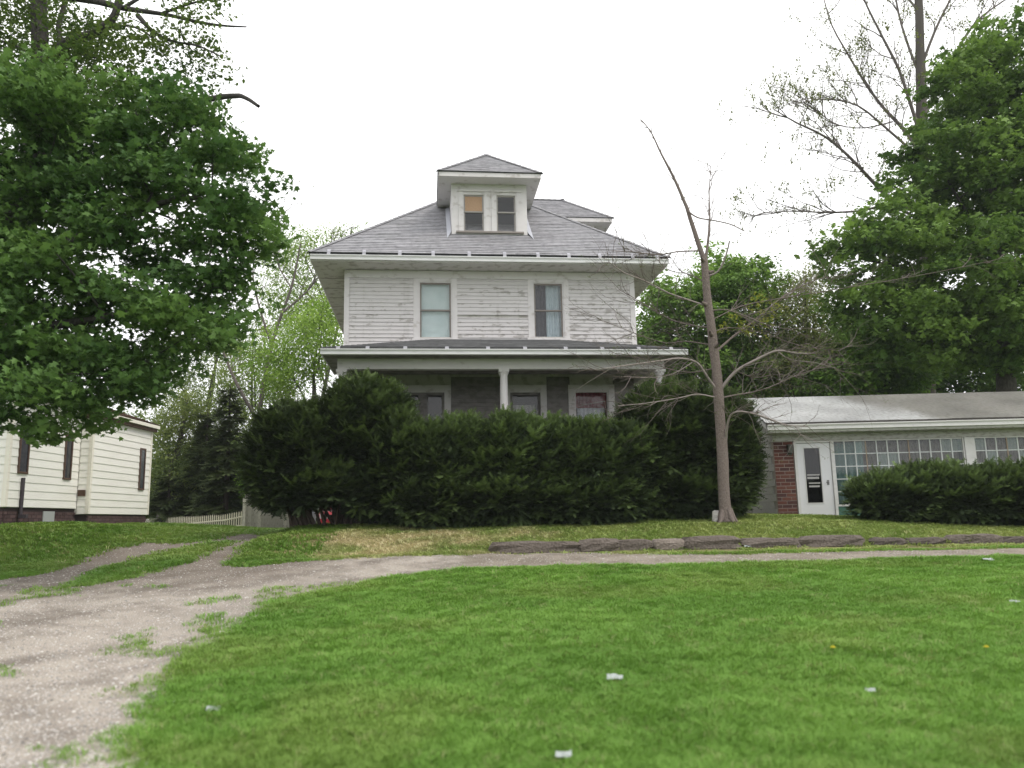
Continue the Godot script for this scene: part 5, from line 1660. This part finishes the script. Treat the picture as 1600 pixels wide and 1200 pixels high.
	for L in [
		[[[1441, 330], [1400, 318], [1360, 280], [1330, 248], [1290, 214], [1245, 192], [1208, 170]], 0.16, 0.03, -0.4],
		[[[1441, 345], [1390, 322], [1340, 330], [1290, 332], [1240, 330], [1195, 332]], 0.11, 0.02, 0.3],
		[[[1440, 240], [1410, 200], [1380, 168], [1352, 130], [1325, 85], [1300, 40], [1285, -10]], 0.14, 0.03, 0.3],
		[[[1440, 220], [1425, 170], [1405, 110], [1380, 60], [1355, 10], [1335, -40]], 0.13, 0.04, -0.4],
		[[[1441, 250], [1390, 205], [1340, 165], [1290, 155], [1255, 160]], 0.1, 0.02, -0.3],
		[[[1438, 120], [1415, 60], [1400, 0], [1395, -60]], 0.1, 0.04, 0.3],
		[[[1438, 110], [1460, 50], [1490, -10], [1520, -60]], 0.1, 0.04, -0.3],
		[[[1440, 190], [1480, 110], [1520, 40], [1570, 0], [1620, -30]], 0.12, 0.03, 0.3],
		[[[1395, 190], [1350, 200], [1310, 195], [1285, 180]], 0.05, 0.015, 0.3],
		[[[1436, 20], [1405, -20], [1360, -60]], 0.09, 0.03, 0.2]]:
		var pts := smooth_line(pline(L[0], 37.0, L[3]), 3)
		for i in pts.size():
			pts[i] = pts[i] - base
		Bm.tube(pts, taper(pts.size(), L[1] * 0.8, L[2] * 0.8), 6, wood)
		for k in int(pts.size() * 1.0):
			var i := rng.randi_range(3, pts.size() - 1)
			var dir: Vector3 = (pts[mini(i + 1, pts.size() - 1)] - pts[i - 1]).normalized()
			dir = (dir + Vector3(rng.randf_range(-0.9, 0.9), rng.randf_range(-0.5, 0.9), rng.randf_range(-0.9, 0.9))).normalized()
			bough(Bm, pts[i], dir, rng.randf_range(1.2, 2.6), rng.randf_range(0.02, 0.036), 2, tips, wood, 0.1, 0.3, 3)
	part("branches", Bm.mesh(wm), o)
	var sp4 := leaf_spray(6, 0.2, 0.11, 0.7, OVAL, leafy(0.8), 24, 0.2)
	var rows := PackedFloat32Array()
	for t in tips:
		for twin in (2 if rng.randf() < 0.45 else 0):
			row(rows, Basis(Vector3.UP, rng.randf() * TAU) * rng.randf_range(0.6, 1.2), t[0] + Vector3(rng.randfn(), rng.randfn(), rng.randfn()) * 0.1, Color(0.10, 0.13, 0.045).lerp(Color(0.2, 0.23, 0.07), rng.randf()))
	copies("leaves", sp4, rows, o)

func simple_tree(label: String, called: String, group: String, px: float, d: float, blobs: Array, want: int, clump: float, per: int, spray: Mesh, a: Color, b: Color, r: float, seed_: int, gap := 0.0, shell := 0.4, scale_ := 1.0) -> void:
	rng.seed = seed_
	var base := foot(px, d)
	var o := thing(called, label, "tree", base, 0, group)
	var top := base
	for k in blobs:
		if k[0].y + k[1].y * 0.6 > top.y:
			top = k[0] + Vector3(0, k[1].y * 0.6, 0)
	var s := Vector3(rng.randf_range(-0.3, 0.3), 0, rng.randf_range(-0.3, 0.3))
	var limbs := [[[base + Vector3(0, -0.3, 0), base.lerp(top, 0.3) + s, base.lerp(top, 0.65) - s, top], r, r * 0.2]]
	for k in blobs:
		var from := base.lerp(top, clampf((k[0].y - base.y) / (top.y - base.y) - 0.25, 0.15, 0.8))
		limbs.append([[from, from.lerp(k[0], 0.5) + Vector3(0, 0.3, 0), k[0]], r * 0.4, r * 0.12])
	leafy_tree(o, limbs, blobs, want, clump, per, spray, a, b, bark_mat(seed_, 0.08), Color.WHITE, shell, scale_, 0.65, gap)

func wood_behind() -> void:
	var sp := leaf_spray(9, 0.4, 0.17, 0.6, OVAL, leafy(0.85), 31, 0.18, 0.1)
	var airy := leaf_spray(7, 0.36, 0.14, 0.7, OVAL, leafy(0.9), 32, 0.2)
	# right of the house
	simple_tree("rounded green tree right behind the house's right corner", "garden_tree", "", 1130, 37, [blob(1120, 500, 37, 95, 90, 2.6), blob(1145, 440, 37, 60, 55, 2.0), blob(1050, 480, 37, 55, 58, 1.8), blob(1060, 560, 37, 75, 55, 2.0), blob(1170, 560, 37, 80, 60, 2.2)], 120, 0.9, 44, sp, Color(0.119, 0.217, 0.056), Color(0.252, 0.406, 0.098), 0.25, 301)
	simple_tree("paler yellowish tree between the rounded tree and the right maple", "garden_tree", "", 1255, 36, [blob(1245, 500, 36, 62, 70, 2.0), blob(1285, 540, 36, 62, 70, 2.0), blob(1220, 570, 36, 50, 50, 1.6), blob(1260, 450, 36, 34, 34, 1.2)], 95, 0.85, 46, airy, Color(0.154, 0.210, 0.063), Color(0.308, 0.357, 0.112), 0.2, 302, 0.2, 0.2)
	simple_tree("low bright tree behind the low building's roof ridge", "garden_tree", "", 1340, 35, [blob(1345, 560, 35, 60, 60, 1.8), blob(1400, 590, 35, 55, 40, 1.6), blob(1300, 600, 35, 50, 40, 1.6)], 60, 0.85, 40, sp, Color(0.112, 0.210, 0.050), Color(0.224, 0.378, 0.084), 0.18, 303, 0.2)
	simple_tree("dark tree standing deeper behind the low building", "garden_tree", "", 1450, 44, [blob(1400, 560, 44, 110, 70, 3.0), blob(1520, 560, 44, 110, 80, 3.0)], 90, 1.2, 44, sp, Color(0.084, 0.168, 0.042), Color(0.182, 0.294, 0.077), 0.3, 304, 0.0, 0.3, 1.2)
	simple_tree("green tree filling the gap low behind the house's right side", "garden_tree", "", 1110, 46, [blob(1040, 590, 46, 90, 70, 3.0), blob(1180, 590, 46, 110, 70, 3.0), blob(1290, 590, 46, 80, 60, 3.0)], 100, 1.2, 44, sp, Color(0.098, 0.175, 0.049), Color(0.196, 0.308, 0.084), 0.3, 305, 0.0, 0.3, 1.2)
	# left of the house
	simple_tree("airy light green tree whose top shows left of the house's eave", "spring_tree", "", 470, 42, [blob(475, 400, 42, 62, 60, 2.2), blob(500, 470, 42, 70, 70, 2.4), blob(430, 400, 42, 40, 45, 1.6), blob(550, 370, 43, 50, 28, 1.6), blob(455, 480, 42, 60, 60, 2.0)], 110, 0.9, 32, airy, Color(0.182, 0.280, 0.070), Color(0.336, 0.462, 0.126), 0.18, 306, 0.35, 0.1)
	simple_tree("bright fresh green tree low beside the house's left wall", "spring_tree", "", 480, 34, [blob(485, 540, 34, 52, 60, 1.8), blob(440, 570, 34, 46, 50, 1.6), blob(505, 490, 34, 28, 34, 1.0)], 70, 0.75, 36, airy, Color(0.182, 0.308, 0.056), Color(0.336, 0.490, 0.112), 0.14, 307, 0.3, 0.2)
	simple_tree("yellow green young tree between the maple and the tall hedge bush", "spring_tree", "", 405, 40, [blob(395, 560, 40, 50, 70, 2.0), blob(430, 640, 40, 50, 70, 2.0), blob(360, 640, 40, 50, 60, 2.0)], 90, 0.85, 34, airy, Color(0.154, 0.224, 0.063), Color(0.280, 0.364, 0.112), 0.14, 308, 0.35, 0.1)
	simple_tree("broad pale tree behind the cream house's rear corner", "spring_tree", "", 290, 46, [blob(280, 600, 46, 80, 70, 3.0), blob(340, 560, 46, 70, 60, 2.6), blob(240, 680, 46, 60, 60, 2.4)], 90, 1.1, 34, airy, Color(0.140, 0.203, 0.070), Color(0.280, 0.364, 0.126), 0.25, 309, 0.4, 0.2, 1.2)
	simple_tree("vine hung dark tree right of the cream house's rear corner", "spring_tree", "", 250, 38, [blob(262, 700, 38, 36, 80, 1.4), blob(290, 660, 38, 34, 60, 1.4), blob(300, 750, 38, 46, 50, 1.5)], 80, 0.7, 34, airy, Color(0.112, 0.161, 0.056), Color(0.252, 0.308, 0.091), 0.3, 310, 0.5, 0.2)
	simple_tree("dark thicket tree standing behind the picket fence", "spring_tree", "", 350, 48, [blob(330, 740, 48, 90, 60, 3.0), blob(250, 760, 48, 60, 50, 2.6), blob(410, 740, 48, 60, 60, 2.6)], 90, 1.1, 44, sp, Color(0.098, 0.147, 0.056), Color(0.210, 0.280, 0.091), 0.25, 311, 0.0, 0.2, 1.2)
	# bare forked tree left of the house
	rng.seed = 312
	var base := foot(400, 36)
	var o := thing("bare_forked_tree", "leaning bare dark tree with fine twigs left of the house", "tree", base)
	var T := MB.new()
	var tips := []
	var wood := Color(0.12, 0.105, 0.095)
	var wm := vcol(0.95)
	var tr := smooth_line(pline([[398, 805], [400, 700], [412, 600], [430, 520], [455, 450], [470, 380]], 36, 0.05), 4)
	for i in tr.size():
		tr[i] = tr[i] - base
	T.tube(tr, taper(tr.size(), 0.15, 0.03), 8, wood)
	part("trunk", T.mesh(wm), o)
	var Bm := MB.new()
	for L in [[[[404, 660], [370, 600], [345, 540], [330, 490]], 0.1, 0.02], [[[412, 600], [450, 560], [480, 530], [505, 480]], 0.09, 0.02], [[[440, 490], [480, 455], [505, 420], [520, 380]], 0.06, 0.015], [[[425, 540], [405, 480], [395, 430], [400, 390]], 0.07, 0.015], [[[402, 690], [430, 640], [470, 600], [500, 580]], 0.08, 0.015], [[[455, 450], [430, 400], [440, 340]], 0.04, 0.01]]:
		var pts := smooth_line(pline(L[0], 36, 0.1), 3)
		for i in pts.size():
			pts[i] = pts[i] - base
		Bm.tube(pts, taper(pts.size(), L[1], L[2]), 5, wood)
		for k in 9:
			var i := rng.randi_range(2, pts.size() - 1)
			var dir: Vector3 = (pts[mini(i + 1, pts.size() - 1)] - pts[i - 1]).normalized()
			bough(Bm, pts[i], (dir + Vector3(rng.randf_range(-0.8, 0.8), rng.randf_range(-0.2, 0.8), rng.randf_range(-0.8, 0.8))).normalized(), rng.randf_range(0.9, 2.0), 0.02, 2, tips, wood, 0.15, 0.3, 2)
	part("branches", Bm.mesh(wm), o)
	var rows := PackedFloat32Array()
	for t in tips:
		if rng.randf() < 0.4:
			row(rows, Basis(Vector3.UP, rng.randf() * TAU) * 0.6, t[0], Color(0.14, 0.18, 0.06))
	copies("leaves", airy, rows, o)
	# spruces
	var sp_m := leafy(0.3)
	var needle := needle_spray(sp_m, 9, 0.5, 0.13)
	for k in [[352, 35.0, 600, 1.35, "dark drooping spruce behind the board fence"], [318, 37.0, 640, 1.2, "smaller dark spruce left of the drooping spruce"], [262, 36.5, 735, 0.9, "short dark evergreen beside the cream house's rear corner"]]:
		rng.seed = 320 + int(k[0])
		var b := foot(k[0], k[1])
		var s := thing("spruce_tree", k[4], "tree", b)
		var top := at(k[0] + 5, k[2], k[1]).y - b.y
		var S := MB.new()
		S.tube([Vector3(0, -0.2, 0), Vector3(0.03, top * 0.5, 0), Vector3(0, top, 0)], [0.14, 0.09, 0.015], 8, Color(0.06, 0.05, 0.045))
		part("trunk", S.mesh(wm), s)
		var R := PackedFloat32Array()
		var BB := MB.new()
		var whorls := int(top / 0.24)
		for w in whorls:
			var y := 0.25 + (top - 0.3) * w / whorls
			var reach: float = k[3] * (1.0 - pow(float(w) / whorls, 1.3)) + 0.12
			for q in 6:
				var ang := rng.randf() * TAU
				var L := reach * rng.randf_range(0.65, 1.15)
				var e := Vector3(cos(ang) * L, y - L * 0.35, sin(ang) * L)
				BB.tube([Vector3(0, y, 0), Vector3(0, y, 0).lerp(e, 0.5) + Vector3(0, 0.03, 0), e], [0.02, 0.014, 0.006], 3, Color(0.06, 0.05, 0.045))
				for i in int(L * 11.0) + 2:
					var t := rng.randf_range(0.15, 1.0)
					var p := Vector3(0, y, 0).lerp(e, t)
					var dir := Vector3(cos(ang + rng.randf_range(-0.9, 0.9)), rng.randf_range(-0.9, -0.1), sin(ang + rng.randf_range(-0.9, 0.9))).normalized()
					var x := dir.cross(Vector3.UP).normalized()
					var tt := rng.randf()
					row(R, Basis(x, -dir.cross(x), dir) * rng.randf_range(0.6, 1.1), p, Color(0.034, 0.052, 0.022).lerp(Color(0.095, 0.125, 0.045), tt))
		part("branches", BB.mesh(wm), s)
		copies("needles", needle, R, s)
	# low shrubs by the fences
	var n := 0
	for k in [[275, 47.0, 772, 46, 36, "dark low shrub behind the picket fence's left part"], [340, 45.0, 772, 44, 36, "dark low shrub behind the picket fence's right part"], [398, 33.0, 760, 18, 20, "bright green shrub peeping over the board fence"]]:
		rng.seed = 340 + n
		n += 1
		var b := foot(k[0], k[1])
		var s := thing("shrub", k[5], "shrub", b)
		var bright: bool = k[3] < 20
		bush(s, [blob(k[0], k[2], k[1], k[3], k[4], 0.8), blob(k[0] + 8, k[2] + 20, k[1], k[3], k[4], 0.8)], 34, sp, Color(0.12, 0.24, 0.035) if bright else Color(0.022, 0.045, 0.014), Color(0.2, 0.36, 0.06) if bright else Color(0.05, 0.085, 0.025), wm, 0.6)
	# the far wood, one mass
	rng.seed = 350
	var F := PackedFloat32Array()
	for i in 9000:
		var x := rng.randf_range(-75, 75)
		var z := -rng.randf_range(62, 74)
		var hh := 6.5 + patch.get_noise_2d(x * 8.0, 3.0) * 7.0 + (0.0 if x < -8 else -1.0)
		var y := rng.randf_range(0.0, hh)
		row(F, Basis(Vector3.UP, rng.randf() * TAU) * rng.randf_range(2.2, 3.6), Vector3(x, 1.0 + y, z), Color(0.08, 0.12, 0.05).lerp(Color(0.18, 0.23, 0.09), clampf(0.5 + patch.get_noise_2d(x * 12.0, y * 12.0) * 1.5 + rng.randf_range(-0.2, 0.2), 0, 1)))
	tag(copies("far_wood", sp, F, self), "far mixed green wood behind the gardens", "wood")

# ================================================================ small things on the lawn
func litter() -> void:
	rng.seed = 121
	var paper := plain(lin(0.32, 0.35, 0.34), 0.85)
	var n := 0
	for k in [[961, 1069, 0.13, "largest scrap of white paper, in the middle of the near lawn"], [333, 1118, 0.1, "scrap of white paper by the driveway's edge at lower left"], [881, 1194, 0.1, "scrap of white paper at the bottom edge of the photo"], [1361, 1088, 0.075, "faint scrap of white paper on the right of the near lawn"], [1545, 879, 0.16, "scrap of white paper on the lawn's far edge at right"], [1586, 946, 0.11, "scrap of white paper at the photo's right edge"], [1168, 857, 0.14, "pale scrap lying before the stone edging"]]:
		var p := on_ground(k[0], k[1])
		var mb := MB.new()
		var s: float = k[2]
		var pt := []
		for j in 4:
			for i in 5:
				pt.append(Vector3((i / 4.0 - 0.5) * s + rng.randf_range(-0.1, 0.1) * s * 0.3, rng.randf_range(0, 0.14) * s, (j / 3.0 - 0.5 + rng.randf_range(-0.12, 0.12)) * s * 0.6))
		for j in 3:
			for i in 4:
				mb.quad(pt[j * 5 + i], pt[j * 5 + i + 1], pt[(j + 1) * 5 + i + 1], pt[(j + 1) * 5 + i], Color.WHITE, Vector3.UP)
				mb.quad(pt[j * 5 + i] - Vector3(0, 0.002, 0), pt[j * 5 + i + 1] - Vector3(0, 0.002, 0), pt[(j + 1) * 5 + i + 1] - Vector3(0, 0.002, 0), pt[(j + 1) * 5 + i] - Vector3(0, 0.002, 0), Color.WHITE, Vector3.DOWN)
		n += 1
		var o := part("paper_scrap" if n == 1 else "paper_scrap_%03d" % (n - 1), mb.mesh(paper), self, Transform3D(Basis(Vector3.UP, rng.randf_range(-0.5, 0.5)) * Basis(Vector3.RIGHT, 0.3), p + Vector3(0, 0.04, 0)))
		tag(o, k[3], "paper scrap", "paper scraps on the grass")
	var stem_m := plain(lin(0.12, 0.2, 0.05), 0.7)
	var gold := plain(lin(0.62, 0.5, 0.02), 0.8)
	for k in [[1301, 1028, "yellow dandelion right of the middle of the near lawn"], [1541, 1028, "yellow dandelion near the lawn's right edge"]]:
		var o := thing("dandelion", k[2], "flower", on_ground(k[0], k[1]), 0, "dandelions in the lawn")
		var st := MB.new()
		st.tube([Vector3(0, 0, 0), Vector3(0.005, 0.05, 0), Vector3(0.01, 0.085, 0.005)], [0.003, 0.003, 0.003], 5, Color.WHITE)
		part("stem", st.mesh(stem_m), o)
		var fl := MB.new()
		for i in 28:
			var a := TAU * i / 14.0 + (0.2 if i > 13 else 0.0)
			var r := 0.026 if i < 14 else 0.016
			var y := 0.0 if i < 14 else 0.008
			var c := Vector3(0.01, 0.085 + y, 0.005)
			var e := c + Vector3(cos(a) * r, 0.008, sin(a) * r)
			var sd := Vector3(-sin(a), 0, cos(a)) * 0.004
			fl.quad(c - sd * 0.5, c + sd * 0.5, e + sd, e - sd, Color.WHITE, Vector3.UP)
		part("blossom", fl.mesh(gold), o)
